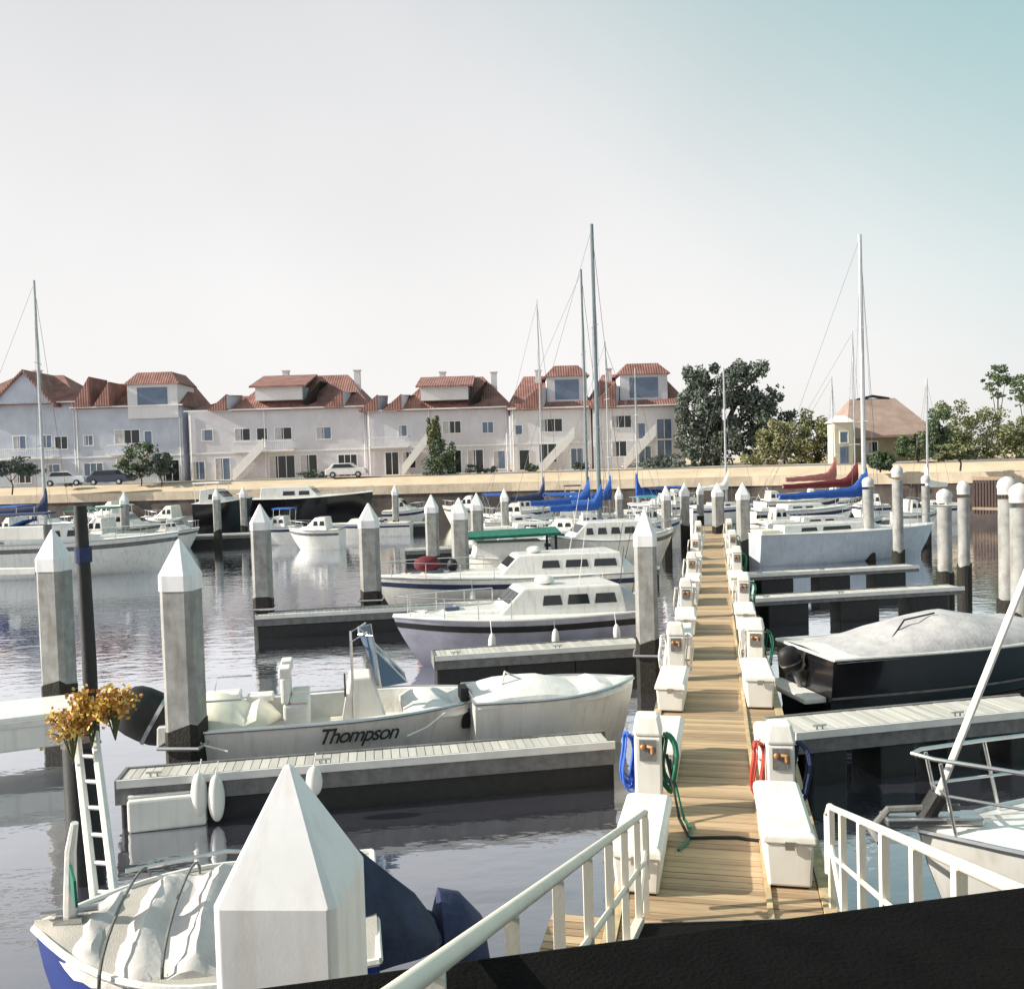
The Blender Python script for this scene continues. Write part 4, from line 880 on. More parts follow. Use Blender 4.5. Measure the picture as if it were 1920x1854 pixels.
# ---- boat A: white open console boat with a script name on its side
K = math.tan(R(9.0))
sA = at(350, 1400, 16.3); sA.z = 0; bA = at(905, 1400, 17.3); bA.z = 0
t, L, rim = boat('white open boat with dark lettering on its side and a raised outboard', 'motorboat', sA, bA + (bA - sA) * .12, 2.35, .74, 'gel', name='motorboat', open_=True, deckm='cream', full=.94, rake=.35, sheer=.2)
outboard(t, -.05, .95, 'black', 1.05, 1.7)
outb2 = MB().loft([[(-.45, -.35, .35), (-.05, -.35, .35), (-.05, .35, .35), (-.45, .35, .35)], [(-.40, -.5, .75), (0, -.5, .75), (0, .5, .75), (-.4, .5, .75)]]).build('swim_bracket', M['boxw'], t, bevel=.03)
cs = thing_part('console', t)
MB().frus([(2.75, -.42, .3), (3.65, -.42, .3), (3.65, .42, .3), (2.75, .42, .3)], [(2.95, -.38, 1.35), (3.35, -.38, 1.35), (3.35, .38, 1.35), (2.95, .38, 1.35)]).build('pod', M['boxw'], cs, bevel=.04)
windshield(cs, 4.0, .62, 1.2, .95, 'glassb', .85)
MB().tube([(2.86, .26 * math.cos(a_), 1.15 + .2 * math.sin(a_)) for a_ in [i * math.pi / 8 for i in range(16)]], .018, 6, closed=True).build('steering_wheel', M['black'], cs)
MB().tube([(3.0, -.45, .35), (3.0, -.5, 2.05), (3.3, -.5, 2.2)], .028, 6).tube([(3.0, .45, .35), (3.0, .5, 2.05), (3.3, .5, 2.2)], .028, 6).tube([(3.0, -.5, 2.05), (3.0, .5, 2.05)], .025, 6).build('grab_rail', M['steel'], cs)
for y in (-.4, .25):
    s_ = MB().box(1.75, 2.2, y, y + .42, .32, .95).box(1.72, 1.86, y, y + .42, .95, 1.45).build('helm_seat', M['cwhite'], t, bevel=.05)
    MB().box(1.87, 2.2, y + .02, y + .40, .955, 1.04).build('cushion', M['cwhite'], s_, bevel=.03); MB().box(1.69, 1.90, y + .02, y + .40, 1.42, 1.62).build('headrest', M['cwhite'], s_, bevel=.03)
MB().box(.5, 1.3, -.8, .8, .33, .62).build('bait_well', M['cream'], t, bevel=.05)
MB().box(4.2, 4.9, -.5, .5, .33, .6).build('bow_seat', M['cream'], t, bevel=.06)
MB().tube([(.35, -.9, .75), (.45, -.92, 1.25), (1.1, -.92, 1.25)], .02, 6).tube([(.35, .9, .75), (.45, .92, 1.25), (1.1, .92, 1.25)], .02, 6).build('stern_rail', M['steel'], t)
MB().box(.25, .9, .55, 1.0, .76, 1.0).box(1.0, 1.5, .7, 1.05, .76, .9).build('cooler', M['cwhite'], t, bevel=.03)
cover(t, .1, 1.7, .85, .72, .5, 'cream', 8, 'canvas_cover'); cover(t, 3.9, L - .7, .8, .70, .34, 'cwhite', 8, 'bow_cover')
for (x0_, x1_, yy) in ((.15, .9, -1), (4.6, 3.9, -1)):
    MB().tube([(x0_, -1.12, .78), ((x0_ + x1_) / 2, -1.3, .60), (x1_, -1.45, .52)], .016, 6).build('mooring_line', M['cwhite'], t, smooth=True)
# dark script name on the near side
cu = bpy.data.curves.new('t', 'FONT'); cu.body = 'Thompson'; cu.size = .36; cu.shear = .45; cu.extrude = .004; cu.space_character = .86; cu.offset = .004
to = bpy.data.objects.new('t', cu); COL.objects.link(to); bpy.context.view_layer.update()
me = bpy.data.meshes.new_from_object(to.evaluated_get(bpy.context.evaluated_depsgraph_get())); bpy.data.objects.remove(to)
me.materials.clear(); me.materials.append(M['black'])
tx = bpy.data.objects.new('lettering', me); COL.objects.link(tx); tx.parent = t
tx.rotation_euler = (R(83), 0, 0); tx.location = (2.35, -1.205, .43)
# ---- boat B: covered white dinghy
sB = at(880, 1385, 16.9); sB.z = 0; bB = at(1190, 1385, 17.6); bB.z = 0
t, L, rim = boat('white dinghy under a smooth white cover, bow at the walkway', 'dinghy', sB, bB, 1.75, .86, 'gel', name='dinghy', full=.9, rake=.3, sheer=.15, stripe=None)
cover(t, .05, L * .99, .82, .88, .34, 'cwhite')
MB().box(-.16, -.01, -.2, .2, .3, 1.05).build('motor_bracket', M['black'], t, bevel=.02)
MB().tube([(.5, -.5, .95), (.7, -.1, 1.28), (.9, .4, 1.1), (1.3, .5, 1.02)], .02, 6).build('line', M['cwhite'], t)
# ---- boat C: lilac hulled cruiser
sC = at(1188, 1200, 26.2); bC = at(738, 1180, 24.6); sC.z = bC.z = 0
tC, LC = cruiser('cabin cruiser with a lilac hull and black upper stripe, bow pointing left', sC, bC, 2.7, .95, 'lilac', 'black', (.08, .62), .8, winspan=((.12, .21), (.23, .32), (.34, .42)))
fit(tC, LC, 2.7, .95, 2, 1.75); cover(tC, .05, LC * .22, 1.05, 1.05, .7, 'cgrey', 6, 'canvas_cover')
# ---- boat D behind slender finger
sD = at(1180, 1130, 34.2); bD = at(704, 1110, 32.6); sD.z = bD.z = 0
t, L = cruiser('white boat with maroon gear on its foredeck behind the slender finger dock', sD, bD, 3.0, 1.05, 'gel', 'cnavy', (.05, .55), .8, winspan=((.08, .17), (.19, .28), (.30, .37)))
fit(t, L, 3.0, 1.05, 3, 1.85); cover(t, .05, L * .2, 1.1, 1.1, .7, 'cwhite', 6, 'canvas_cover')
MB().ell((L * .80, 0, 1.62), (.5, .34, .30)).build('bundled_cover', M['cred'], t, smooth=True)
MB().ell((L * .70, -.3, 1.5), (.2, .2, .25)).build('anchor_windlass', M['black'], t)
# ---- boat E with the green awning
sE = at(1035, 1060, 40.6); bE = at(868, 1060, 40.0); sE.z = bE.z = 0
t, L, rim = boat('white boat under a long flat green awning', 'motorboat', sE, bE + (bE - sE) * .1, 2.6, 1.0, 'gel', name='motorboat', rake=.4, stripe=None)
tbox(L * .10, L * .82, 1.0, .7, .95, 1.75, .2, .05).build('cabin', M['boxw'], t, bevel=.05)
MB().loft([[(-.2, -1.25, 2.12), (-.2, 0, 2.3), (-.2, 1.25, 2.12), (-.2, 1.25, 2.0), (-.2, -1.25, 2.0)], [(L * .93, -1.1, 2.05), (L * .93, 0, 2.22), (L * .93, 1.1, 2.05), (L * .93, 1.1, 1.93), (L * .93, -1.1, 1.93)]]).build('awning', M['cgreen'], t)
for x in (0, L * .9):
    for s in (-1, 1): MB().box(x - .05, x + .05, s * 1.05 - .05, s * 1.05 + .05, .95, 2.0).build('awning_post', M['black'], t)
# ---- boat F: white cabin with narrow windows
sF = at(1200, 1062, 42.5); bF = at(1030, 1062, 41.6); sF.z = bF.z = 0
cruiser('white cabin boat with a row of narrow dark windows beside the green awning', sF, bF, 2.8, 1.5, 'gel', None, (.05, .85), .9, winspan=((.12, .24), (.28, .38), (.42, .52), (.56, .64)), rail=False)
# ---- sailboats at left-centre with blue covers
def sb(px0, px1, py, D, label, mtop=None, mpx=None, **k):
    a = at(px0, py, D); b = at(px1, py, D + (px1 - px0) / F_PX * D * .16); a.z = b.z = 0
    L = (b - a).length
    kw = {}
    if mtop is not None:
        m3 = at(mpx, mtop, D + (mpx - px0) / F_PX * D * .16); kw['mh'] = m3.z - (k.get('H', 1.05) + k.get('cabh', .42)); kw['mx'] = abs((m3.x - a.x) / (b.x - a.x))
    kw.update(k); return sailboat(label, a, b, **kw)
sb(945, 1178, 1000, 49, 'sailboat carrying the tallest mast, blue cover on its boom', 420, 1110, cov='cblue', mastm='mastd', mr=.13, B=3.3)
sb(880, 1150, 985, 56, 'sailboat with the second tallest mast and a pale blue sail cover', 505, 1090, cov='cblue', mastm='mastd', mr=.09, B=3.2)
sb(905, 1060, 970, 64, 'small sailboat with a thin grey mast left of the two tall masts', 562, 1007, cov='cnavy', mastm='alu', mr=.05, bimini='cblue')
sb(1250, 1110, 960, 68, 'sailboat with a broad dark blue awning behind the walkway end', 690, 1190, cov='cblue', mr=.06, bimini='cnavy')
sb(1020, 1250, 985, 61, 'white sailboat tucked between the masts, blue dodger over its cockpit', 640, 1135, cov='cblue', mr=.05, bimini='cblue')
sb(1290, 1420, 950, 74, 'far sailboat with a white mast in front of the big dark tree', 690, 1357, cov='cwhite', mr=.10, mastm='alu')
# right-hand boats
a = at(1408, 1062, 45.5); b = at(1750, 1055, 47.5); a.z = b.z = 0
t, L, rim = boat('long grey-hulled boat with a low white deck along the right finger dock', 'sailboat', a, b, 3.2, 1.25, 'greyhull', name='sailboat', full=.75, rake=.9, sheer=.12, stripe=None, group='sailboats with bare masts')
c = tbox(L * .12, L * .70, 1.1, .6, 1.22, 1.7, .7, .1).build('cabin', M['gel'], t, bevel=.06); c['bz'] = 1.2
side_windows(c, [(L * .22, L * .31), (L * .34, L * .50)], (L * .12, L * .70, 1.1, .6, .48, .7, .1, .12), .16, .34); MB().ell((L * .62, -.5, 1.72), (.2, .2, .08)).build('hatch', M['glass'], t)
MB().box(L * .01, L * .11, -1.0, 1.0, 1.27, 1.5).build('coaming', M['cream'], t, bevel=.05); bow_rail(t, rim, 11)
sb(1420, 1655, 990, 51, 'sailboat with a bright blue sail cover and very tall mast at right', 440, 1613, cov='cblue', mr=.14, mastm='alu', H=1.25, B=3.0, bk=.68)
sb(1405, 1600, 965, 60, 'sailboat with a maroon sail cover behind the bright blue one', 620, 1599, cov='cred', mr=.06, H=1.5, bk=.7)
sb(1425, 1575, 955, 66, 'sailboat with a faded red sail cover nearest the far bank', 705, 1560, cov='cpink', mr=.05, H=1.8, bk=.6)
sb(1790, 1700, 930, 69, 'small sailboat with a white mast off the timber grille', 710, 1737, cov='cwhite', mr=.09, H=1.0)
# covered dark powerboat
a = at(1508, 1322, 19.0); b = at(2080, 1275, 20.6); a.z = b.z = 0
t, L, rim = boat('black-hulled powerboat under a pale grey cover, outboard at its left end', 'motorboat', a, b, 2.4, 1.05, 'blackhull', name='motorboat', full=.96, rake=.9, sheer=.22, stripe=None, boot='antifoul')
r2 = hull_rings(L, 2.4, 1.05, off=.012, zs=(.55, .58), full=.96, rake=.9, sheer=.22)
s_ = MB(); s_.loft(r2, closed=False, cap=False); s_.loft([[(x, -y, z) for x, y, z in r] for r in r2], closed=False, cap=False); s_.build('pinstripe', M['concd'], t)
mb = MB(); rings = []; rn = random.Random(5)
for k in range(25):
    u = k / 24; hh = .05 + (.66 * (u / .40) ** 1.25 if u < .40 else .66 - .42 * min(1, (u - .40) / .35)) + .03 * math.sin(u * 31); ww = 1.17 * (1 if u < .5 else max(.04, 1 - ((u - .5) / .5) ** 2.1))
    sh = 1.05 * (1 + .22 * max(0, u - .25) ** 1.6)
    rings.append([(L * (.01 + .97 * u), ww * math.cos(a_), sh - .03 + hh * (max(0, math.sin(a_)) ** (1.15)) * (1 + .03 * math.sin(k * 2.1 + i)) - (.05 if 2 < i < 10 and k % 5 == 0 else 0)) for i, a_ in enumerate([i * math.pi / 12 for i in range(13)])])
mb.loft(rings, closed=False, cap=True).build('cover', M['cgrey'], t, smooth=True)
outboard(t, -.05, .75, 'black', .35, .85)
MB().box(-.5, -.01, -.9, .9, .18, .30).build('swim_step', M['boxw'], t, bevel=.03)
MB().tube([(1.6, -.6, 1.2), (2.2, -.3, 1.62), (3.0, -.2, 1.7)], .02, 6).build('tie_strap', M['black'], t)
# near right sailboat: bow with pulpit
bw = on(1690, 1560, 0.0); bw = at(1722, 1530, 9.0); bw.z = 0
dr = Vector((math.cos(R(8)), math.sin(R(8)), 0)) ; dr = Vector((math.cos(R(-3)), math.sin(R(-3)), 0))
t, L, rim = boat('white sailboat bow with stainless pulpit rail beside the gangway at lower right', 'sailboat', bw + dr * 9.5, bw, 3.5, 1.2, 'gel', name='sailboat', full=.9, rake=.7, sheer=.25, stripe=None, group='sailboats with bare masts')
tbox(3.0, 6.6, 1.0, .55, 1.22, 1.75, .7, .1).build('cabin', M['gel'], t, bevel=.07)
MB().box(6.9, 7.5, -.28, .28, 1.36, 1.44).build('hatch', M['glassb'], t, bevel=.03)
pp = MB(); zt = 2.12
pp.tube([(7.6, -.85, zt), (8.6, -.55, zt), (9.4, -.16, zt + .04), (9.55, 0, zt + .05), (9.4, .16, zt + .04), (8.6, .55, zt), (7.6, .85, zt)], .022, 8)
pp.tube([(8.0, -.75, 1.72), (9.3, -.18, 1.8), (9.3, .18, 1.8), (8.0, .75, 1.72)], .016, 8)
for x, y in ((7.6, .85), (8.6, .55), (9.35, .18)):
    for s in (-1, 1): pp.tube([(x - .15, s * y, 1.35), (x, s * y, zt)], .02, 8)
pp.build('pulpit', M['steel'], t, smooth=True)
rl = thing_part('anchor_roller', t); MB().box(8.9, 9.85, -.12, .12, 1.47, 1.55).build('plate', M['steel'], rl, bevel=.02); MB().tube([(9.1, 0, 1.62), (9.8, 0, 1.60), (9.95, 0, 1.42)], .04, 8).tube([(9.95, -.2, 1.35), (9.98, 0, 1.42), (9.95, .2, 1.35)], .035, 8).build('anchor', M['concd'], rl)
MB().tube([(9.45, 0, 1.5), (9.3, 0, 1.75)], .09, 12).build('furling_drum', M['black'], t)
MB().tube([(9.3, 0, 1.75), (4.8, 0, 13.0)], .038, 8, .03).build('furled_jib', M['cwhite'], t, smooth=True)
MB().tube([(4.7, 0, 1.7), (4.7, 0, 13.4)], .1, 10).build('mast', M['alu'], t, smooth=True)
MB().tube([(5.8, -1.25, 1.3), (5.0, -.6, 7.5), (4.7, 0, 12.8)], .012, 5).tube([(5.8, 1.25, 1.3), (5.0, .6, 7.5), (4.7, 0, 12.8)], .012, 5).build('rigging', M['steel'], t)
for y in (-.9, .9):
    MB().ell((6.6, y * 1.25, 1.0), (.13, .13, .35)).tube([(6.6, y * 1.25, 1.3), (6.6, y * 1.2, 1.75)], .012).build('fender', M['cwhite'], t, smooth=True)
tag(MB().tube([(x, 0, 0) for x in (0, 1)], .01).build('unused', M['black']), 'x', 'x'); bpy.data.objects.remove(bpy.data.objects['unused'])

# near left boat: blue hull, pale deck, blue canvas
a = at(705, 1720, 7.95); b = at(66, 1760, 7.45); a.z = b.z = 0
t, L, rim = boat('blue-hulled boat with a broad pale deck at the bottom left', 'motorboat', a, b, 2.15, 1.3, 'bluehull', name='motorboat', full=.95, rake=.5, sheer=.18, stripe=None, deckm='deckb')
mb = MB(); rn = random.Random(9); rg_ = []
for k in range(19):
    u = k / 18; x = L * (.30 + .60 * u); ww = .95 * (1 if u < .45 else math.sqrt(max(.03, 1 - ((u - .45) / .58) ** 2)))
    rg_.append([(x + rn.uniform(-.02, .02), ww * math.cos(q), 1.30 + (.26 + .10 * math.sin(k * 1.3)) * math.sin(q) ** .7 * (1 - .5 * u) + rn.uniform(-.018, .018)) for q in [max(.0001, i_ * math.pi / 14) for i_ in range(14)] + [math.pi - .0001]])
mb.loft(rg_, closed=False, cap=False).build('canvas_cover', M['tarp'], t, smooth=True)
for u in (.42, .58, .74):
    MB().tube([(L * u, .92 * math.cos(q), 1.31 + .34 * math.sin(q) ** .7) for q in [max(.0001, i_ * math.pi / 12) for i_ in range(12)] + [math.pi - .0001]], .014, 5).build('strap', M['concd'], t)
MB().tube([(L * .22, -1.0, 1.4), (L * .5, -1.05, 1.5), (L * .8, -.7, 1.55)], .022, 8).build('grab_rail', M['steel'], t, smooth=True)
mb = MB(); sec = []; rn = random.Random(3)
for (x, hw, zr) in ((.40, .34, 1.70), (.33, .44, 1.98), (.22, .46, 1.96), (.02, .47, 1.80), (-.20, .42, 1.60), (-.42, .36, 1.38), (-.60, .26, 1.14), (-.64, .16, .95)):
    sec.append([(x + rn.uniform(-.02, .02), hw * cy + rn.uniform(-.02, .02), 1.0 + (zr - 1.0) * cz + rn.uniform(-.015, .015)) for cy, cz in ((-1.15, 0), (-1.02, .34), (-.74, .60), (-.38, .80), (-.04, 1), (.05, 1), (.42, .76), (.8, .58), (1.0, .30), (1.1, 0))])
mb.loft(sec, closed=True).build('motor_cover', M['cslate'], t, smooth=True, loc=(.08, 0, -.02))
mb = MB(); sec = []
for (x, hw, zr) in ((-.52, .30, .95), (-.60, .40, 1.22), (-.80, .38, 1.16), (-1.0, .28, .92), (-1.04, .2, .6)):
    sec.append([(x, -.3 + hw * cy, .5 + (zr - .5) * cz) for cy, cz in ((-1.05, 0), (-1.0, .5), (-.6, .9), (0, 1), (.6, .88), (1.0, .5), (1.05, 0))])
mb.loft(sec, closed=True).build('bundled_cover', M['cnavy'], t, smooth=True)
bt = on(50, 1700, 1.4)
cl = thing_part('bow_cleat', t); MB().box(L * .86, L * .94, -.09, .09, 1.44, 1.52).tube([(L * .82, 0, 1.56), (L * .98, 0, 1.56)], .03, 8).build('horn', M['steel'], cl)
MB().tube([(L * .9, 0, 1.5), (L * .88, .1, 2.1), (L * .86, .15, 2.35)], .06, 8, .03).build('jackstaff', M['cwhite'], t)
MB().add([(L * .885, .10, 1.75), (L * .885, .12, 2.0), (L * .85, .35, 1.95), (L * .85, .33, 1.72)], [(0, 1, 2, 3)]).build('pennant', M['cgreen'], t).modifiers.new('s', 'SOLIDIFY').thickness = .02

a = at(-420, 1850, 5.6); b = at(92, 1760, 6.3); a.z = b.z = 0
boat('small white skiff at the bottom left corner ahead of the blue hull', 'dinghy', a, b, 1.3, 1.25, 'gel', name='dinghy', full=.9, rake=.3, sheer=.1, deckm='deckb')
# ---- left middle: white cruiser with blue canvas
a = at(-20, 1085, 49.5); b = at(338, 1070, 51.5); a.z = b.z = 0
t, L = cruiser('white cruiser with blue canvas at the stern moored at far left, bow pointing right', a, b, 3.3, 1.55, 'gel', 'concd', (.12, .55), 1.0, top=.6, canvas='cnavy', winspan=((.18, .28), (.31, .40), (.43, .48)))
MB().loft([[(L * .0, -1.3, 2.0), (L * .22, -1.3, 2.9), (L * .22, 1.3, 2.9), (L * .0, 1.3, 2.0)], [(L * .0, -1.3, 1.9), (L * .22, -1.3, 2.8), (L * .22, 1.3, 2.8), (L * .0, 1.3, 1.9)]]).build('canvas', M['cblue'], t)
# sailboat far left with white mast leaning
sb(-120, 140, 990, 60, 'white sailboat at the left edge with a slender white mast', 525, 62, cov='cnavy', mr=.12, mastm='alu', H=1.3, B=3.3, bimini='cblue')
# dark hulls along the far wall
def wb(px0, px1, D, label, hm, B=3.2, H=2.0, **k):
    a = at(px0, 950, D); b = at(px1, 950, D + (px1 - px0) / F_PX * D * -.04); a.z = b.z = 0
    return cruiser(label, a, b, B, H, hm, **k)
wb(376, 474, 74, 'black-hulled motor yacht moored stern-on near the far wall at left', 'blackhull', stripe=None, cab=(.1, .7), cabh=1.2, top=.5, canvas='gel', H=2.6, B=4)
wb(478, 700, 80, 'long black-hulled yacht with a pointed bow under the far wall', 'blackhull', stripe=None, cab=(.08, .6), cabh=1.1, H=2.6, B=3.4)
wb(770, 596, 72, 'low white launch in front of the long black yacht', 'gel', H=.7, cabh=.45, cab=(.3, .7), B=2.2, stripe='cnavy', rail=False)
wb(180, 300, 70, 'white motorboat with cabin moored below the tower house', 'gel', H=1.2, cabh=1.1, top=.5, stripe='concd')
wb(20, 150, 72, 'white motorboat at the far left under the bluish house', 'gel', H=1.3, cabh=1.2, stripe='cnavy')
wb(300, 372, 66, 'small pale motorboat with a bow rail left of the black yachts', 'gel', H=1.0, cabh=.9, stripe='concd', B=2.4)
wb(950, 1040, 76, 'pale cabin boat below the houses left of the tall masts', 'gel', H=1.2, cabh=1.0, stripe='cnavy', B=2.8)
wb(1290, 1180, 78, 'pale motorboat far off behind the walkway end', 'gel', H=1.2, cabh=1.1, stripe='cnavy', B=3, top=.4, canvas='cblue')
wb(1420, 1500, 77, 'white motorboat below the shrubs, right of the walkway end', 'gel', H=1.2, cabh=1.0, stripe='cred', B=2.8)
wb(1660, 1590, 70, 'white motorboat half hidden behind the right piles', 'gel', H=1.1, cabh=.9, stripe='cnavy', B=2.6)

# far pontoon along the seawall, left of centre
a, b = at(60, 960, 66), at(470, 940, 68)
a.z = b.z = .5; finger('long pale pontoon along the far wall at left', a, b, 1.4, dz=.5, nfl=5)
a, b = at(610, 975, 74), at(800, 950, 75); a.z = b.z = .5; finger('short pale pontoon in front of the long black yacht', a, b, 1.4, dz=.5, nfl=3)
a, b = at(1420, 935, 66), at(1720, 930, 63); a.z = b.z = .5; finger('pale pontoon behind the red and blue sail covers', a, b, 1.4, dz=.5, nfl=4)

# ------------------------------------------------------------ left edge: white pontoon, ladder frame, flowers, lift beams, fenders
wt0, wt1 = on(-260, 1378, .75), on(150, 1330, .75)
d = (wt1 - wt0); rz = math.atan2(d.y, d.x); ln = math.hypot(d.x, d.y)
t = thing('white_pontoon', 'white boxy pontoon with sunlit top at the left edge', 'dock', (wt0.x, wt0.y, 0), rz)
MB().box(0, ln, 0, 1.5, .1, .75).build('body', M['boxw'], t, bevel=.04); MB().box(0, ln + .03, -.04, .02, .55, .66).build('rub_strip', M['cwhite'], t)
a = at(206, 1632, 9.4)
t = thing('boarding_ladder', 'narrow white ladder frame leaning by the left finger end, yellow flowers over its top', 'ladder', (a.x, a.y, 0), R(-12))
zt = zat(160, 1372, 11.2)
p1 = at(160, 1372, 11.2) - Vector((a.x, a.y, 0)); p1.rotate(Matrix.Rotation(R(12), 3, 'Z')); p0 = Vector((0, 0, -.2))
for o_ in (-.13, .13): MB().tube([p0 + Vector((o_, 0, 0)), p1 + Vector((o_, 0, 0))], .05, 8).build('rail', M['boxw'], t, smooth=True)
for k in range(1, 9):
    q = p0.lerp(p1, k / 9); MB().tube([q + Vector((-.13, 0, 0)), q + Vector((.13, 0, 0))], .025, 6).build('rung', M['boxw'], t)
MB().box(-.3, .3, -.2, .35, -.5, .12).build('foot_float', M['boxw'], t, bevel=.04)
# flower clumps
def flowers(px, py, D, label, seed, rx=.5, rz_=.2, n=520):
    p = at(px, py, D); rn = random.Random(seed)
    t = thing('flowering_plant', label, 'plant', p, 0, 'golden flowering sprays at the left')
    fm = MB(); sm = MB(); om = MB()
    for k in range(16):
        ex = Vector((rn.uniform(-rx, rx), rn.uniform(-.15, .15), rn.uniform(0, rz_ * 2)))
        sm.tube([(0, 0, -.35), ex * .5 + Vector((0, 0, -.02)), ex], .008, 4)
        for j in range(n // 16):
            c = ex + Vector((rn.gauss(0, .055), rn.gauss(0, .05), rn.gauss(0, .06))); d = Vector((rn.gauss(0, 1), rn.gauss(0, 1), rn.gauss(0, 1))).normalized(); e1 = d.orthogonal().normalized(); e2 = d.cross(e1); s = rn.uniform(.018, .036)
            (fm if rn.random() < .68 else om).add([c - e1 * s, c + e2 * s, c + e1 * s, c - e2 * s], [(0, 1, 2, 3)])
    fm.build('leaves_petals', M['yellow'], t, fix=False); om.build('orange_petals', M['orange'], t, fix=False); sm.build('stems', M['stem'], t)  # yellow and orange petals of the flowers, in loose pieces
flowers(135, 1378, 10.9, 'golden spray lowest on the left, over the ladder top', 1, .2, .13)
flowers(170, 1348, 10.9, 'golden spray between the other two above the ladder', 2, .16, .15)
flowers(214, 1334, 10.9, 'golden spray farthest right, above the white finger end', 3, .16, .14)
# black post put in for a pile's shadow and reflection behind the ladder
p = at(152, 1396, 12.2)
t = thing('timber_pile', 'short black post standing in for a pile shadow behind the white ladder frame', 'piling', (p.x, p.y, 0)); MB().tube([(0, 0, -2), (0, 0, p.z)], .24, 14).build('shaft', M['black'], t, smooth=True); MB().tube([(0, 0, p.z + .002), (0, 0, p.z + .06)], .26, 14, .2).build('cap', M['antifoul'], t)
# boat-lift beams at left edge
p0, p1 = at(-60, 1006, 19.6), at(132, 1003, 19.6)
for i, (ya, lab) in enumerate([(1003, 'upper white lift beam reaching the pale pile at the left edge'), (1074, 'lower thin white lift beam at the left edge')]):
    q0, q1 = at(-80, ya, 19.4), at((88, 72)[i], ya - 2, 19.4)
    h = (.14, .07)[i]
    t = thing('lift_beam', lab, 'beam', q0, math.atan2(q1.y - q0.y, q1.x - q0.x)); MB().box(0, (q1 - q0).length, -.1, .1, -h, h).build('girder', M['boxw'], t, bevel=.015); MB().box((q1 - q0).length, (q1 - q0).length + .04, -.14, .14, -h - .03, h + .03).build('end_plate', M['concd'], t)
# fenders on nearest finger
for i, (px, pt, pb, lab) in enumerate([(372, 1448, 1535, 'left one of the paired white fenders hanging from the nearest finger'), (404, 1452, 1540, 'right one of the paired white fenders hanging from the nearest finger'), (588, 1436, 1492, 'lone white fender hanging right of the white pyramid cap')]):
    tp = at(px, pt, 14.0); bt_ = at(px, pb, 14.0); h = (tp.z - bt_.z) / 2
    t = thing('fender', lab, 'fender', (tp.x, tp.y, (tp.z + bt_.z) / 2), 0, 'white fenders on the nearest finger dock')
    MB().ell((0, 0, 0), (.13, .13, h), 14, 12).build('bladder', M['boxw'], t, smooth=True); MB().tube([(0, 0, h - .02), (.02, .1, h + .18)], .012).build('rope', M['cwhite'], t)
# white float under the finger's left end
p0 = at(238, 1530, 13.7); p1 = at(355, 1522, 13.9)
t = thing('float_box', 'white float box below the left end of the nearest finger dock', 'float', (p0.x, p0.y, 0), math.atan2(p1.y - p0.y, p1.x - p0.x)); MB().box(0, 1.15, 0, .7, -.3, .08 + .12).build('shell', M['boxw'], t, bevel=.04); MB().box(.0, 1.15, .1, .6, .205, .235).build('lid', M['cwhite'], t)

for args in [(905, 1010, 47, 'low pale runabout directly behind the green awning', 'gel', dict(H=.9, cabh=.5, stripe='cblue', B=2.4, rail=False)),
    (1060, 1180, 53, 'white cabin boat with a blue hardtop under the tallest mast', 'gel', dict(H=1.2, cabh=1.0, top=.6, canvas='cblue', stripe='cnavy', B=2.8)),
    (1170, 1262, 47.5, 'pale cabin boat between the walkway and the tall masts', 'gel', dict(H=1.3, cabh=1.0, top=.5, canvas='gel', stripe='concd', B=2.8)),
    (1185, 1275, 57, 'far white boat with a turquoise awning left of the walkway', 'gel', dict(H=1.2, cabh=1.0, top=.6, canvas='cteal', stripe='cblue', B=2.8)),
    (1425, 1515, 56.5, 'white runabout between the walkway end and the bright blue sail cover', 'cream', dict(H=1.1, cabh=.8, stripe='cred', B=2.5)),
    (230, 120, 60, 'pale cabin boat behind the long white cruiser at left', 'gel', dict(H=1.3, cabh=1.1, top=.6, canvas='cgreen', stripe='concd', B=2.8)),
    (60, -40, 56, 'white boat with a blue hardtop at the left edge behind the cruiser', 'gel', dict(H=1.6, cabh=1.2, top=.6, canvas='cblue', stripe='cnavy', B=3)),
    (1000, 905, 70, 'pale motorboat moored below the tower house windows', 'gel', dict(H=1.1, cabh=1.0, stripe='cnavy', B=2.6)),
    (1680, 1760, 62, 'grey-white motorboat between the tall pile and the round-headed pair', 'gel', dict(H=1.0, cabh=.9, stripe='concd', B=2.5))]:
    wb(args[0], args[1], args[2], args[3], args[4], **args[5])

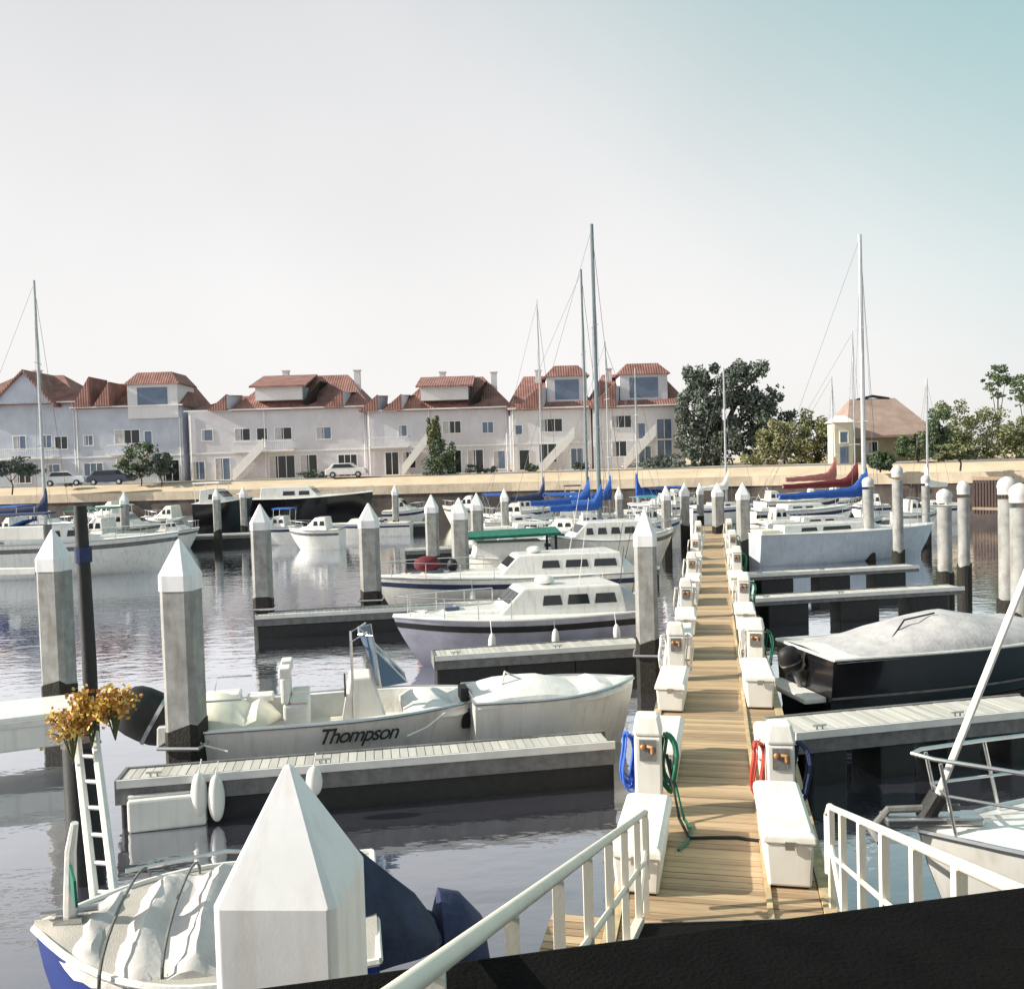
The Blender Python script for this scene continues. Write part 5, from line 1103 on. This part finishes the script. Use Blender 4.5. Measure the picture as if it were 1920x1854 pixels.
# further moored boats packed towards the far bank
for args in [(640, 540, 62, 'white cabin boat moored between the slim pile and the pile to its right', 'gel', dict(H=1.0, cabh=.9, stripe='concd', B=2.5)),
    (560, 470, 67, 'small pale boat under a blue top before the long black yacht', 'gel', dict(H=1.0, cabh=.8, top=.5, canvas='cblue', stripe='cnavy', B=2.4)),
    (120, 215, 64, 'white boat with a dark green top left of the pale cabin boat', 'gel', dict(H=1.2, cabh=1.0, top=.5, canvas='cgreen', stripe='concd', B=2.6)),
    (350, 270, 76, 'white launch close under the far wall below the dark bush', 'gel', dict(H=1.4, cabh=1.1, stripe='cnavy', B=2.8)),
    (240, 160, 80, 'white hull close under the far wall behind the pale pontoon', 'gel', dict(H=1.6, cabh=1.3, stripe='cnavy', B=3.0)),
    (720, 800, 79, 'white motorboat under the far wall just right of the long black yacht', 'gel', dict(H=1.3, cabh=1.1, stripe='cnavy', B=2.8)),
    (905, 830, 81, 'cream motorboat under the far wall above the narrow piles', 'cream', dict(H=1.3, cabh=1.1, stripe='concd', B=2.8)),
    (1050, 1130, 80, 'white motorboat under the far wall behind the masts', 'gel', dict(H=1.3, cabh=1.2, top=.5, canvas='cnavy', stripe='cnavy', B=2.8)),
    (1240, 1320, 82, 'white motorboat under the far wall in line with the walkway', 'gel', dict(H=1.3, cabh=1.1, stripe='concd', B=2.8)),
    (1500, 1440, 83, 'dark-hulled boat under the far wall right of the walkway line', 'blackhull', dict(H=1.5, cabh=1.1, stripe=None, B=2.8)),
    (1545, 1610, 78, 'cream motorboat under the far wall below the kiosk', 'cream', dict(H=1.2, cabh=1.1, stripe='cnavy', B=2.8)),
    (1100, 985, 54, 'long low white boat under the blue sail covers', 'gel', dict(H=1.1, cabh=.7, stripe='cblue', B=2.7)),
    (1275, 1200, 65, 'white boat with a grey top immediately left of the far walkway end', 'gel', dict(H=1.1, cabh=1.0, top=.5, canvas='cgrey', stripe='cnavy', B=2.7))]:
    wb(args[0], args[1], args[2], args[3], args[4], **args[5])
for px, ty, D, w, lab in [(232, 922, 62, .8, 'distant pale pile by the dark green boat top'), (405, 915, 66, .8, 'distant pile in front of the black motor yacht'), (455, 912, 70, .75, 'distant pile between the two black yachts'),
    (740, 908, 72, .8, 'distant pile right of the low white launch'), (945, 915, 58, .85, 'distant pile behind the green awning'), (1160, 912, 60, .8, 'distant pile among the blue sail covers'),
    (1248, 910, 52, .85, 'distant pile left of the walkway behind the cabin boats'), (1312, 905, 66, .75, 'thin distant pile at the walkway end'), 
    (1520, 905, 70, .75, 'distant pile under the faded red sail cover')]:
    pile(px, ty, D, lab, 0, w=w)

for src in (proto, protor):
    for ch in [o for o in list(bpy.data.objects) if o.parent == src]: bpy.data.objects.remove(ch)
    bpy.data.objects.remove(src)
